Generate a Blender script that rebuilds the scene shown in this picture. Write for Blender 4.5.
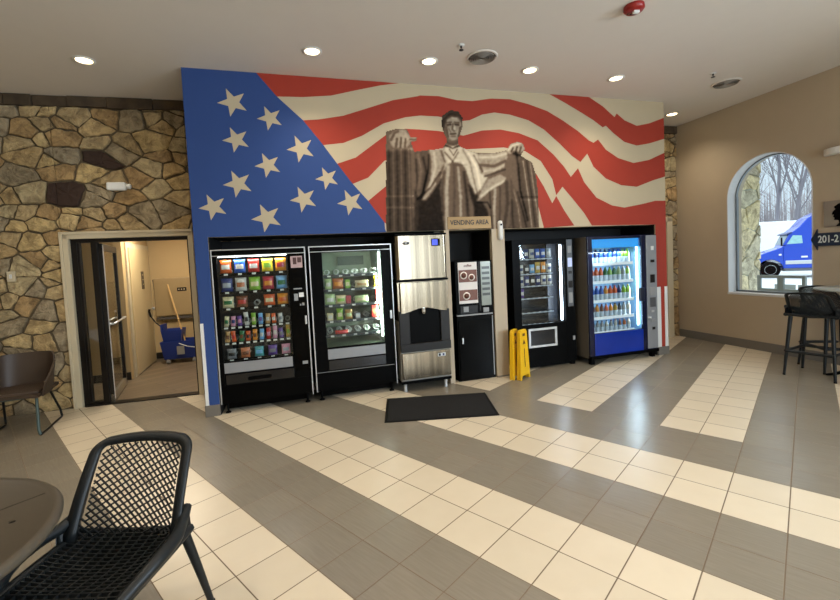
import bpy, bmesh, math, random
from math import sin, cos, pi, radians as RAD
from mathutils import Vector, Matrix
for o in list(bpy.data.objects): bpy.data.objects.remove(o)
SC = bpy.context.scene
COL = SC.collection
# ------------------------------------------------------------- camera, world, exposure
cam_d = bpy.data.cameras.new('camera'); cam = bpy.data.objects.new('camera', cam_d); COL.objects.link(cam)
PITCH, ROLL, HM = RAD(2.8100), RAD(-2.8079), 1.6113
_r = Vector((1,0,0)); _f = Vector((0,cos(PITCH),-sin(PITCH))); _u = Vector((0,sin(PITCH),cos(PITCH)))
R_ = cos(ROLL)*_r + sin(ROLL)*_u; U_ = -sin(ROLL)*_r + cos(ROLL)*_u
cam.matrix_world = Matrix(((R_.x,U_.x,-_f.x,0),(R_.y,U_.y,-_f.y,0),(R_.z,U_.z,-_f.z,HM),(0,0,0,1)))
cam_d.sensor_width = 36; cam_d.lens = 421.31/840*36
cam_d.shift_y = -(300-281.42)/840; cam_d.shift_x = 0.0006
cam_d.clip_start = .05; cam_d.clip_end = 300
SC.camera = cam
w = bpy.data.worlds.new('overcast_sky'); SC.world = w; w.use_nodes = True
nt = w.node_tree; bg = nt.nodes['Background']
tc = nt.nodes.new('ShaderNodeTexCoord'); sep = nt.nodes.new('ShaderNodeSeparateXYZ'); rp = nt.nodes.new('ShaderNodeValToRGB')
nt.links.new(tc.outputs['Generated'], sep.inputs[0]); nt.links.new(sep.outputs['Z'], rp.inputs[0]); nt.links.new(rp.outputs[0], bg.inputs[0])
rp.color_ramp.elements[0].color = (.19,.225,.25,1); rp.color_ramp.elements[1].color = (.85,.95,1,1); rp.color_ramp.elements[1].position = .75
rp.color_ramp.elements[0].position = .12
bg.inputs[1].default_value = 3.6
vs = SC.view_settings; vs.view_transform = 'Standard'; vs.look = 'None'; vs.gamma = 1; vs.exposure = 0.10; vs.use_curve_mapping = False
SC.cycles.max_bounces = 8; SC.cycles.diffuse_bounces = 4; SC.cycles.glossy_bounces = 4; SC.cycles.transparent_max_bounces = 12
SC.cycles.caustics_reflective = False; SC.cycles.caustics_refractive = False
SC.cycles.sample_clamp_indirect = 4.0
try:
    SC.cycles.use_denoising = True
except Exception: pass
def light(kind, name, loc, energy, color, parent=None, target=None, **kw):
    d = bpy.data.lights.new(name, kind); d.energy = energy; d.color = color
    for k, v in kw.items(): setattr(d, k, v)
    o = bpy.data.objects.new(name, d); COL.objects.link(o); o.location = loc
    if parent: o.parent = parent
    if target is not None:
        o.rotation_euler = (Vector(target)-Vector(loc)).to_track_quat('-Z','Y').to_euler()
    return o
# planes of the room: flag wall F, stone wall S, window wall W
class Pl:
    def __init__(s, deg, off):
        t = RAD(deg); s.ang = t; s.d = Vector((cos(t), sin(t), 0)); s.n = Vector((-sin(t), cos(t), 0)); s.o = s.n*off
        s.m = Matrix.Translation(s.o) @ Matrix.Rotation(t, 4, 'Z')
    def w(s, a, z=0, b=0): return s.o + s.d*a + s.n*b + Vector((0,0,z))
F = Pl(16.2589, 5.08386); S = Pl(14.2133, 6.03776); W = Pl(-74.4521, 6.62122)
ZC = 3.787
DAY = (.72,.86,1.0); WARM = (1.0,.86,.68)
# two unseen area lights added as cool fill, with no windows built there
light('AREA','cool_fill_rear',(4.4,-3.2,1.7),170,DAY,target=(3.4,3,1.0),shape='RECTANGLE',size=1.2,size_y=2.4)
_p = W.w(2.0,1.7,-.05); light('AREA','cool_fill_side',_p,820,DAY,target=_p-W.n*3-Vector((0,0,.8)),shape='RECTANGLE',size=2.4,size_y=2.2)
_p = W.w(-4.62,1.75,-.03)
# ------------------------------------------------------------- materials
def lin(h):
    h = h.lstrip('#'); c = [int(h[i:i+2],16)/255 for i in (0,2,4)]
    return tuple((x/12.92 if x <= .04045 else ((x+.055)/1.055)**2.4) for x in c)+(1,)
MATS = {}
def mat(name, color, rough=.5, metal=0, var=.06, scale=6, bump=0, bscale=40, emit=0, ecol=None, stretch=(1,1,1), coat=0, spec=.5):
    if name in MATS: return MATS[name]
    m = bpy.data.materials.new(name); m.use_nodes = True; MATS[name] = m
    n = m.node_tree.nodes; l = m.node_tree.links; b = n['Principled BSDF']
    c = lin(color) if isinstance(color, str) else tuple(color)+(1,)
    t = n.new('ShaderNodeTexCoord'); mp = n.new('ShaderNodeMapping'); mp.inputs['Scale'].default_value = stretch
    l.new(t.outputs['Object'], mp.inputs[0])
    ns = n.new('ShaderNodeTexNoise'); ns.inputs['Scale'].default_value = scale; ns.inputs['Detail'].default_value = 3
    l.new(mp.outputs[0], ns.inputs['Vector'])
    mx = n.new('ShaderNodeMix'); mx.data_type = 'RGBA'
    mx.inputs[6].default_value = tuple(x*(1-var) for x in c[:3])+(1,); mx.inputs[7].default_value = tuple(min(1,x*(1+var)) for x in c[:3])+(1,)
    l.new(ns.outputs['Fac'], mx.inputs[0]); l.new(mx.outputs[2], b.inputs['Base Color'])
    b.inputs['Roughness'].default_value = rough; b.inputs['Metallic'].default_value = metal
    b.inputs['Specular IOR Level'].default_value = spec
    if coat: b.inputs['Coat Weight'].default_value = coat
    if bump:
        n2 = n.new('ShaderNodeTexNoise'); n2.inputs['Scale'].default_value = bscale; l.new(mp.outputs[0], n2.inputs['Vector'])
        bp = n.new('ShaderNodeBump'); bp.inputs['Strength'].default_value = bump; bp.inputs['Distance'].default_value = .01
        l.new(n2.outputs['Fac'], bp.inputs['Height']); l.new(bp.outputs[0], b.inputs['Normal'])
    if emit:
        b.inputs['Emission Color'].default_value = lin(ecol) if ecol else c; b.inputs['Emission Strength'].default_value = emit
    return m
def glass(name, tint=(1,1,1), rough=.02, ior=1.45, base=.03):
    if name in MATS: return MATS[name]
    m = bpy.data.materials.new(name); m.use_nodes = True; MATS[name] = m
    n = m.node_tree.nodes; l = m.node_tree.links; n.remove(n['Principled BSDF'])
    tr = n.new('ShaderNodeBsdfTransparent'); tr.inputs[0].default_value = tuple(tint)+(1,)
    gl = n.new('ShaderNodeBsdfGlossy'); gl.inputs['Roughness'].default_value = rough
    lw = n.new('ShaderNodeLayerWeight'); lw.inputs[0].default_value = .5; pw_ = n.new('ShaderNodeMath'); pw_.operation = 'POWER'; pw_.inputs[1].default_value = 5; l.new(lw.outputs['Facing'], pw_.inputs[0]); fr = n.new('ShaderNodeMath'); fr.operation = 'MULTIPLY_ADD'; fr.inputs[1].default_value = .9; fr.inputs[2].default_value = base; l.new(pw_.outputs[0], fr.inputs[0])
    mx = n.new('ShaderNodeMixShader'); l.new(fr.outputs[0], mx.inputs[0]); l.new(tr.outputs[0], mx.inputs[1]); l.new(gl.outputs[0], mx.inputs[2])
    l.new(mx.outputs[0], n['Material Output'].inputs[0]); return m
# ------------------------------------------------------------- mesh helpers
class MB:
    def __init__(s): s.v = []; s.f = []; s.mi = []; s.sm = []
    def add(s, vs_, fs, mi=0, smooth=False):
        k = len(s.v); s.v += [tuple(p) for p in vs_]
        for f in fs: s.f.append([i+k for i in f]); s.mi.append(mi); s.sm.append(smooth)
        return s
    def box(s, x0, x1, y0, y1, z0, z1, mi=0, M=None):
        P = [Vector(p) for p in ((x0,y0,z0),(x1,y0,z0),(x1,y1,z0),(x0,y1,z0),(x0,y0,z1),(x1,y0,z1),(x1,y1,z1),(x0,y1,z1))]
        if M is not None: P = [M @ p for p in P]
        return s.add(P, [(0,3,2,1),(4,5,6,7),(0,1,5,4),(1,2,6,5),(2,3,7,6),(3,0,4,7)], mi)
    def prism(s, poly, axis, c0, c1, mi=0, M=None):
        # poly in the two other axes, extruded along axis from c0 to c1
        def mk(p, c):
            return {'x':(c,p[0],p[1]),'y':(p[0],c,p[1]),'z':(p[0],p[1],c)}[axis]
        n = len(poly); P = [Vector(mk(p,c0)) for p in poly]+[Vector(mk(p,c1)) for p in poly]
        if M is not None: P = [M @ p for p in P]
        fs = [list(range(n))[::-1], list(range(n,2*n))]+[(i,(i+1)%n,(i+1)%n+n,i+n) for i in range(n)]
        return s.add(P, fs, mi)
    def flat(s, poly, y, mi=0):
        return s.add([(p[0],y,p[1]) for p in poly], [list(range(len(poly)))], mi)
    def tube(s, pts, r, n=8, mi=0, closed=False, flatten=None):
        pts = [Vector(p) for p in pts]; N = len(pts); rr = r if hasattr(r,'__len__') else [r]*N
        P = []; prev = None
        for i, p in enumerate(pts):
            if closed: t = pts[(i+1)%N]-pts[i-1]
            else: t = pts[min(i+1,N-1)]-pts[max(i-1,0)]
            t.normalize()
            if prev is None:
                a = Vector((0,0,1)) if abs(t.z) < .9 else Vector((1,0,0)); u = t.cross(a).normalized()
            else:
                u = prev - t*prev.dot(t)
                u = u.normalized() if u.length > 1e-6 else t.orthogonal().normalized()
            prev = u; v = t.cross(u)
            for k in range(n):
                a = 2*pi*k/n + (pi/4 if n == 4 else 0); P.append(p + (u*cos(a)+v*sin(a))*rr[i])
        fs = []
        for i in range(N if closed else N-1):
            j = (i+1)%N
            for k in range(n): fs.append((i*n+k, i*n+(k+1)%n, j*n+(k+1)%n, j*n+k))
        s.add(P, fs, mi, n > 4)
        if not closed: s.add(P[:n],[list(range(n))[::-1]],mi); s.add(P[-n:],[list(range(n))],mi)
        return s
    def lathe(s, prof, n=20, mi=0, c=(0,0,0), axis='z', smooth=True):
        P = []
        for r, z in prof:
            for k in range(n):
                a = 2*pi*k/n
                q = (r*cos(a), r*sin(a), z) if axis == 'z' else ((r*cos(a), z, r*sin(a)) if axis == 'y' else (z, r*cos(a), r*sin(a)))
                P.append((q[0]+c[0], q[1]+c[1], q[2]+c[2]))
        fs = [(i*n+k, i*n+(k+1)%n, (i+1)*n+(k+1)%n, (i+1)*n+k) for i in range(len(prof)-1) for k in range(n)]
        s.add(P, fs, mi, smooth)
        if prof[0][0] > 1e-6: s.add(P[:n],[list(range(n))[::-1]],mi)
        if prof[-1][0] > 1e-6: s.add(P[-n:],[list(range(n))],mi)
        return s
    def sheet(s, fn, nu, nv, th=0, mi=0):
        # fn(u,v)->(Vector); grid surface with optional thickness along normals
        P = [[Vector(fn(i/nu,j/nv)) for i in range(nu+1)] for j in range(nv+1)]
        q = lambda i, j: j*(nu+1)+i
        fs = [(q(i,j),q(i+1,j),q(i+1,j+1),q(i,j+1)) for j in range(nv) for i in range(nu)]
        flatP = [p for row in P for p in row]
        if not th: return s.add(flatP, fs, mi, True)
        N = []
        for j in range(nv+1):
            for i in range(nu+1):
                du = P[j][min(i+1,nu)]-P[j][max(i-1,0)]; dv = P[min(j+1,nv)][i]-P[max(j-1,0)][i]
                N.append(du.cross(dv).normalized())
        B = [p+nn*th for p, nn in zip(flatP, N)]; k = len(flatP)
        fs = [f[::-1] for f in fs] + [tuple(x+k for x in f) for f in fs]
        s.add(flatP+B, fs, mi, True)
        ed = [q(i,0) for i in range(nu+1)]+[q(nu,j) for j in range(1,nv+1)]+[q(i,nv) for i in range(nu-1,-1,-1)]+[q(0,j) for j in range(nv-1,0,-1)]
        m_ = len(ed); A = flatP+B
        s.add([A[e] for e in ed]+[A[e+k] for e in ed], [(i,(i+1)%m_,(i+1)%m_+m_,i+m_) for i in range(m_)], mi)
        return s
    def build(s, name, mats, parent=None, bevel=0, seg=2, M=None, fix=True):
        me = bpy.data.meshes.new(name); me.from_pydata(s.v, [], s.f)
        if not isinstance(mats, (list, tuple)): mats = [mats]
        for m in mats: me.materials.append(m)
        me.polygons.foreach_set('material_index', s.mi); me.polygons.foreach_set('use_smooth', s.sm); me.update()
        if fix:
            bm = bmesh.new(); bm.from_mesh(me); bmesh.ops.recalc_face_normals(bm, faces=bm.faces); bm.to_mesh(me); bm.free()
        o = bpy.data.objects.new(name, me); COL.objects.link(o)
        if parent: o.parent = parent
        if M is not None: o.matrix_basis = M
        if bevel:
            b = o.modifiers.new('edge','BEVEL'); b.width = bevel; b.segments = seg; b.limit_method = 'ANGLE'; b.angle_limit = RAD(40)
        return o
def tag(o, label=None, cat=None, group=None, kind=None):
    if label: o['label'] = label
    if cat: o['category'] = cat
    if group: o['group'] = group
    if kind: o['kind'] = kind
    return o
def thing(name, label, cat, loc=(0,0,0), rz=0, group=None):
    o = bpy.data.objects.new(name, None); COL.objects.link(o); o.location = loc; o.rotation_euler = (0,0,rz); o.empty_display_size = .1
    return tag(o, label, cat, group)
def struct(o): o['kind'] = 'structure'; return o
KIDS = {}
def dup(src, loc=None, rz=None, label=None, group=None, parent=None):
    def rec(o, par):
        c = o.copy(); COL.objects.link(c); c.parent = par
        for ch in [x for x in bpy.data.objects if x.parent == o]: rec(ch, c)
        return c
    c = rec(src, parent)
    if loc is not None: c.location = loc
    if rz is not None: c.rotation_euler = (0,0,rz)
    if label: c['label'] = label
    if group: c['group'] = group
    return c
def text(name, body, size, mt, parent, loc, rot=(pi/2,0,0), ext=.001, width=None):
    cu = bpy.data.curves.new(name,'FONT'); cu.body = body; cu.size = size; cu.extrude = ext; cu.offset = size*.018; cu.align_x = 'CENTER'; cu.align_y = 'CENTER'
    t = bpy.data.objects.new('t', cu); COL.objects.link(t); dg = bpy.context.evaluated_depsgraph_get()
    me = bpy.data.meshes.new_from_object(t.evaluated_get(dg)); bpy.data.objects.remove(t)
    me.materials.clear(); me.materials.append(mt)
    o = bpy.data.objects.new(name, me); COL.objects.link(o); o.parent = parent; o.location = loc; o.rotation_euler = rot
    if width:
        xs = [v.co.x for v in me.vertices]; s_ = width/(max(xs)-min(xs)); o.scale = (s_,1,1)
    return o
def clip(poly, nx, ny, d):   # keep nx*x+ny*y <= d
    out = []
    for i in range(len(poly)):
        a, b = poly[i], poly[(i+1)%len(poly)]; da = nx*a[0]+ny*a[1]-d; db = nx*b[0]+ny*b[1]-d
        if da <= 0: out.append(a)
        if (da < 0) != (db < 0) and abs(da-db) > 1e-12:
            t = da/(da-db); out.append((a[0]+(b[0]-a[0])*t, a[1]+(b[1]-a[1])*t))
    return out
def area(p): return abs(sum(p[i-1][0]*p[i][1]-p[i][0]*p[i-1][1] for i in range(len(p))))/2
# ------------------------------------------------------------- room materials
M_cream = mat('cream_paint','#b3a48c',.6,var=.03,bump=.08,bscale=300)
M_ceil = mat('ceiling_paint','#d8d2ca',.8,var=.02,bump=.05,bscale=200)
M_trim = mat('trim_paint','#c9bb9d',.4,var=.02)
M_base = mat('grey_base_tile','#6f6a62',.4,var=.08)
M_black = mat('black_powder_coat','#040404',.4,var=.2,spec=.05)
M_blk2 = mat('black_gloss','#030303',.2,var=.1,spec=.08)
M_dark = mat('dark_bronze_metal','#17120e',.35,metal=.4)
M_white = mat('white_plastic','#dcdcd8',.4,var=.02)
M_steel = mat('brushed_steel','#857a68',.24,metal=1,var=.9,scale=2.2,stretch=(9,9,.10))  # strong vertical colour streaks stand in for reflected highlights
M_silver = mat('silver_trim','#c9cbcc',.35,metal=.7)
M_grey = mat('mid_grey_plastic','#8c8d8d',.45)
M_blue = mat('flag_blue_paint','#324a80',.55,var=.03,spec=.15)
M_red = mat('flag_red_paint','#9c3a2c',.55,var=.04,spec=.15)
M_flagcream = mat('flag_cream_paint','#b9ab90',.55,var=.03,spec=.15)
M_wood = None
# floor tile materials: grout and grain computed in tile coordinates
T = .305
def tile_mat(name, c1, c2, rough, grain):
    m = bpy.data.materials.new(name); m.use_nodes = True; n = m.node_tree.nodes; l = m.node_tree.links; b = n['Principled BSDF']
    t = n.new('ShaderNodeTexCoord'); mp = n.new('ShaderNodeMapping'); mp.inputs['Scale'].default_value = grain; l.new(t.outputs['Object'], mp.inputs[0])
    ns = n.new('ShaderNodeTexNoise'); ns.inputs['Scale'].default_value = 3; ns.inputs['Detail'].default_value = 4; l.new(mp.outputs[0], ns.inputs['Vector'])
    mx = n.new('ShaderNodeMix'); mx.data_type = 'RGBA'; mx.inputs[6].default_value = lin(c1); mx.inputs[7].default_value = lin(c2); l.new(ns.outputs['Fac'], mx.inputs[0])
    # per tile tint
    fl = n.new('ShaderNodeVectorMath'); fl.operation = 'SCALE'; fl.inputs['Scale'].default_value = 1/T; l.new(t.outputs['Object'], fl.inputs[0])
    fo = n.new('ShaderNodeVectorMath'); fo.operation = 'FLOOR'; l.new(fl.outputs[0], fo.inputs[0])
    wn = n.new('ShaderNodeTexWhiteNoise'); wn.noise_dimensions = '2D'; l.new(fo.outputs[0], wn.inputs['Vector'])
    mr = n.new('ShaderNodeMapRange'); mr.inputs[3].default_value = .95; mr.inputs[4].default_value = 1.05; l.new(wn.outputs['Value'], mr.inputs[0])
    hs = n.new('ShaderNodeHueSaturation'); l.new(mr.outputs[0], hs.inputs['Value']); l.new(mx.outputs[2], hs.inputs['Color'])
    # grout
    fr = n.new('ShaderNodeVectorMath'); fr.operation = 'FRACTION'; l.new(fl.outputs[0], fr.inputs[0])
    sx = n.new('ShaderNodeSeparateXYZ'); l.new(fr.outputs[0], sx.inputs[0])
    def edge(sock):
        a = n.new('ShaderNodeMath'); a.operation = 'SUBTRACT'; a.inputs[1].default_value = .5; l.new(sock, a.inputs[0])
        c = n.new('ShaderNodeMath'); c.operation = 'ABSOLUTE'; l.new(a.outputs[0], c.inputs[0]); return c.outputs[0]
    mxm = n.new('ShaderNodeMath'); mxm.operation = 'MAXIMUM'; l.new(edge(sx.outputs[0]), mxm.inputs[0]); l.new(edge(sx.outputs[1]), mxm.inputs[1])
    gt = n.new('ShaderNodeMapRange'); gt.inputs[1].default_value = .487; gt.inputs[2].default_value = .492; l.new(mxm.outputs[0], gt.inputs[0])
    m2 = n.new('ShaderNodeMix'); m2.data_type = 'RGBA'; l.new(gt.outputs[0], m2.inputs[0]); l.new(hs.outputs[0], m2.inputs[6]); m2.inputs[7].default_value = lin('#6d5c48')
    l.new(m2.outputs[2], b.inputs['Base Color'])
    rr = n.new('ShaderNodeMapRange'); rr.inputs[3].default_value = rough; rr.inputs[4].default_value = .9; l.new(gt.outputs[0], rr.inputs[0]); l.new(rr.outputs[0], b.inputs['Roughness'])
    bp = n.new('ShaderNodeBump'); bp.invert = True; bp.inputs['Strength'].default_value = .25; bp.inputs['Distance'].default_value = .004; l.new(gt.outputs[0], bp.inputs['Height']); l.new(bp.outputs[0], b.inputs['Normal'])
    MATS[name] = m; return m
M_tileL = tile_mat('light_floor_tile','#cdbfa6','#d6c9b1',.33,(2,2,1))
M_tileG = tile_mat('grey_floor_tile','#787062','#8b8374',.27,(2,26,1))
# ------------------------------------------------------------- floor
YAW = RAD(-42.6862); OX, OY = .6643, 2.6425
e1 = Vector((cos(YAW), sin(YAW))); e2 = Vector((sin(YAW), -cos(YAW)))
Cn = W.w(-6.156)                                   # far corner of the room
S2o = Cn                                            # stone wall beyond the flag wall runs from here along S.d
room = [S.w(-6.2)[:2], S.w(4.0)[:2], (Cn-S.d*2.2)[:2], Cn[:2], W.w(3.2)[:2], (-6.2,-4.2)]
xs = [p[0] for p in room]
def inroom(poly):
    # clip by stone, window wall, back, left side (convex part)
    poly = clip(poly, S.n.x, S.n.y, S.n.dot(S.o)+.10 if True else 0)
    return poly
fb = MB()
for i in range(-34, 22):
    for j in range(-26, 22):
        if j >= -4: lt = (j % 4) in (0,1)
        elif j >= -6: lt = False
        else: lt = ((i-1) % 4) in (0,1)
        q = []
        for a, b_ in ((0,0),(1,0),(1,1),(0,1)):
            p = Vector((OX,OY)) + e1*((i+a)*T) + e2*((j+b_)*T); q.append((p.x,p.y))
        q = clip(q, W.n.x, W.n.y, 6.62122+.02)
        cx_ = sum(p[0] for p in q)/max(1,len(q))
        if not q: continue
        if cx_ < -1.0: q = clip(q, S.n.x, S.n.y, 6.03776+.02)
        q = clip(q, S.n.x, S.n.y, S.n.dot(Cn)+.02)
        q = clip(q, 0, -1, 4.2); q = clip(q, -1, 0, 6.2)
        if len(q) < 3 or area(q) < 1e-5: continue
        # local tile coords: x along e1, y along -e2 (right handed)
        L = [((p[0]-OX)*e1.x+(p[1]-OY)*e1.y, -((p[0]-OX)*e2.x+(p[1]-OY)*e2.y), 0) for p in q]
        fb.add(L, [list(range(len(L)))[::1]], 0 if lt else 1)
fo_ = fb.build('floor', [M_tileL, M_tileG]); fo_.location = (OX,OY,0); fo_.rotation_euler = (0,0,YAW); struct(fo_)
# ------------------------------------------------------------- ceiling
cb = MB(); cb.box(-6.6,8.5,-4.6,8.6,ZC,ZC+.1); struct(cb.build('ceiling', M_ceil))
# ------------------------------------------------------------- stone walls (real relief)
def stone_mats(prefix, cols, rough=.85):
    out = []
    for i, c in enumerate(cols):
        m = mat(f'{prefix}_{i}', c, rough, var=.10, scale=3, bump=1, bscale=9); n = m.node_tree.nodes; l = m.node_tree.links; b = n['Principled BSDF']
        src = b.inputs['Base Color'].links[0].from_socket; t = [q for q in n if q.type == 'TEX_COORD'][0]
        mu_ = n.new('ShaderNodeTexNoise'); mu_.inputs['Scale'].default_value = 7; mu_.inputs['Detail'].default_value = 8; mu_.inputs['Roughness'].default_value = .7; mu_.inputs['Distortion'].default_value = .6; l.new(t.outputs['Object'], mu_.inputs['Vector'])
        rp_ = n.new('ShaderNodeValToRGB'); rp_.color_ramp.elements[0].position = .36; rp_.color_ramp.elements[0].color = (.50,.45,.39,1); rp_.color_ramp.elements[1].position = .62; rp_.color_ramp.elements[1].color = (1.25,1.2,1.12,1); l.new(mu_.outputs['Fac'], rp_.inputs[0])
        mx_ = n.new('ShaderNodeMix'); mx_.data_type = 'RGBA'; mx_.blend_type = 'MULTIPLY'; mx_.inputs[0].default_value = 1; l.new(src, mx_.inputs[6]); l.new(rp_.outputs[0], mx_.inputs[7]); l.new(mx_.outputs[2], b.inputs['Base Color'])
        bp_ = [q for q in n if q.type == 'BUMP'][0]; bp_.inputs['Distance'].default_value = .035; l.new(mu_.outputs['Fac'], bp_.inputs['Height'])
        out.append(m)
    return out
STN = stone_mats('field_stone', ['#b6a27a','#bfa878','#a8946e','#b49c70','#a98f66','#a0937a','#c4ae80','#a58a60','#998c72','#b5a682'])
M_mort = mat('mortar','#5a4d38',.95,var=.15,bump=.5,bscale=60)
M_stdark = mat('dark_ironstone','#352318',.85,var=.2,bump=.8,bscale=14)
M_course = mat('dark_top_course','#4a3c2b',.9,var=.8,scale=7,bump=1,bscale=8)
def stones(mb, x0, x1, z0, z1, holes, seed, size=.27, darks=(), relief=.035, nm=10, gap=.009, map3=None, KZ=1.5, jit=.009):
    rnd = random.Random(seed); pts = []
    nx = int((x1-x0)/size)+3; nz = int((z1-z0)/(size/KZ))+3
    for r in range(-1,nz):
        for c in range(-1,nx):
            if rnd.random() < .24: continue
            pts.append((x0+(c+.5*(r%2)+rnd.uniform(-.42,.42))*size, (z0+(r+.5+rnd.uniform(-.42,.42))*size/KZ)*KZ, rnd.uniform(0,.35*size*size)))
    for (px,pz) in darks:
        pts = [p for p in pts if math.hypot(p[0]-px, p[1]-pz*KZ) > .20]; pts.append((px,pz*KZ,.022))
    mp3 = map3 or (lambda x, y, z: (x, y, z))
    for k, p in enumerate(pts):
        poly = [(x0,z0*KZ),(x1,z0*KZ),(x1,z1*KZ),(x0,z1*KZ)]
        for q in pts:
            if q is p: continue
            dx, dz = q[0]-p[0], q[1]-p[1]; d2 = dx*dx+dz*dz
            if d2 > (3.4*size)**2: continue
            L = math.sqrt(d2); t_ = .5+(p[2]-q[2])/(2*d2)
            poly = clip(poly, dx/L, dz/L, (dx*(p[0]+dx*t_)+dz*(p[1]+dz*t_))/L - gap)
            if len(poly) < 3: break
        if len(poly) < 3: continue
        parts = [[(q[0],q[1]/KZ) for q in poly]]
        for (hx0,hx1,hz0,hz1) in holes:
            nxt = []
            for pl in parts:
                a = clip(pl,1,0,hx0); b_ = clip(pl,-1,0,-hx1); c = clip(clip(pl,-1,0,-hx0),1,0,hx1)
                nxt += [a,b_,clip(c,0,-1,-hz1),clip(c,0,1,hz0)]
            parts = [q for q in nxt if len(q) > 2 and area(q) > .0012]
        dark = any(abs(p[0]-a) < 1e-6 and abs(p[1]-b_*KZ) < 1e-6 for a, b_ in darks)
        mi = nm if dark else rnd.randrange(nm)
        h = rnd.uniform(.35,1)*relief; tx, tz = rnd.uniform(-.07,.07), rnd.uniform(-.07,.07)
        for pl in parts:
            pts2 = []; n = len(pl)
            for i in range(n):
                b_, c = pl[i], pl[(i+1)%n]; L = math.dist(b_,c)
                if L < .012: continue
                onb = lambda q: abs(q[0]-x0) < 1e-4 or abs(q[0]-x1) < 1e-4 or any(abs(q[0]-hh) < 1e-4 for H_ in holes for hh in H_[:2])
                m_ = max(1,int(L/.045))
                for q in range(m_):
                    t = (q+.12 if q == 0 else q)/m_; j_ = 0 if onb(b_) and onb(c) else (jit if q else jit*.5)
                    pts2.append((b_[0]+(c[0]-b_[0])*t+rnd.uniform(-j_,j_), b_[1]+(c[1]-b_[1])*t+rnd.uniform(-j_,j_)))
            if len(pts2) < 3: continue
            cx = sum(q[0] for q in pts2)/len(pts2); cz = sum(q[1] for q in pts2)/len(pts2); m_ = len(pts2); P = []
            for ri, (sc, yy) in enumerate(((1,0),(.975,-h*.72),(.90,-h*.98),(.5,-h*1.05))):
                for q in pts2:
                    x, z = cx+(q[0]-cx)*sc, cz+(q[1]-cz)*sc
                    P.append(mp3(x, 0 if ri == 0 else min(-.002, yy+(tx*(x-cx)+tz*(z-cz))+rnd.uniform(-.005,.005)), z))
            P.append(mp3(cx, -h*1.08, cz))
            mb.add(P, [(r*m_+i, r*m_+(i+1)%m_, (r+1)*m_+(i+1)%m_, (r+1)*m_+i) for r in range(3) for i in range(m_)] + [(3*m_+i, 3*m_+(i+1)%m_, 4*m_) for i in range(m_)], mi, False)
DX0, DX1, DZ = -2.915, -1.465, 2.155            # door opening with its frame, on S
sb = MB()
stones(sb, -6.0, -.2, 0, 3.66, [(DX0,DX1,-1,DZ)], 5, size=.25, darks=[(-2.80,2.60),(-2.42,3.05)])
sb.box(-6.2,DX0,0,.25,0,ZC,11); sb.box(DX1,4.0,0,.25,0,ZC,11); sb.box(DX0,DX1,0,.25,DZ,ZC,11)
rnd = random.Random(3); x = -6.0
while x < -.2:
    wd = rnd.uniform(.25,.6); sb.box(x,x+wd-.01,-rnd.uniform(.03,.06),0,3.655+rnd.uniform(-.01,.012),ZC-.004,12); x += wd
wall_s = sb.build('wall_back', STN+[M_stdark,M_mort,M_course], bevel=0); wall_s.matrix_world = S.m; struct(wall_s)
# stone wall beyond the flag wall, to the corner
sb = MB(); stones(sb, -1.0, -.0, 0, 3.66, [(-1.4,-.13,-1,2.17)], 12, size=.27)
sb.box(-2.3,0,0,.2,2.17,ZC,11); sb.box(-.13,0,0,.2,0,2.17,11); sb.box(-2.3,-1.4,0,.2,0,2.17,11); sb.box(-1.0,0,-.05,0,3.66,ZC-.004,12)
o = sb.build('wall_back', STN+[M_stdark,M_mort,M_course]); o.matrix_world = Matrix.Translation(Cn) @ Matrix.Rotation(S.ang,4,'Z'); struct(o)
tb = MB(); tb.box(-.25,-.13,-.04,.16,0,2.17); tb.box(-1.4,-.13,-.04,.16,2.09,2.18)
o = tb.build('trim_2', M_trim, bevel=.004); o.matrix_world = Matrix.Translation(Cn) @ Matrix.Rotation(S.ang,4,'Z'); struct(o)
db = MB(); db.box(-1.4,-.25,.06,.10,0,2.10); o = db.build('door_2', M_trim); o.matrix_world = Matrix.Translation(Cn) @ Matrix.Rotation(S.ang,4,'Z'); struct(o)
# ------------------------------------------------------------- window wall (right) with arched opening
WA0, WA1, WZ0, WZS = -5.207, -4.030, .858, 2.345; WR = (WA1-WA0)/2; WC = (WA0+WA1)/2
arch = [(WC+WR*cos(pi*k/28), WZS+WR*sin(pi*k/28)) for k in range(29)]      # from right spring over to left
wb = MB(); TH = .30
def slab(poly): wb.prism(poly,'y',0,TH)
slab([(-6.36,0),(WA0,0),(WA0,ZC),(-6.36,ZC)]); slab([(WA1,0),(3.2,0),(3.2,ZC),(WA1,ZC)]); slab([(WA0,0),(WA1,0),(WA1,WZ0),(WA0,WZ0)])
for i in range(28):
    a, b_ = arch[i], arch[i+1]; slab([(b_[0],b_[1]),(a[0],a[1]),(a[0],ZC),(b_[0],ZC)])
o = wb.build('wall_right', M_cream); o.matrix_world = W.m; struct(o)
bb = MB(); bb.box(-6.15,3.2,-.014,0,0,.135); o = bb.build('baseboard_right', M_base, bevel=.003); o.matrix_world = W.m; struct(o)
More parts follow.
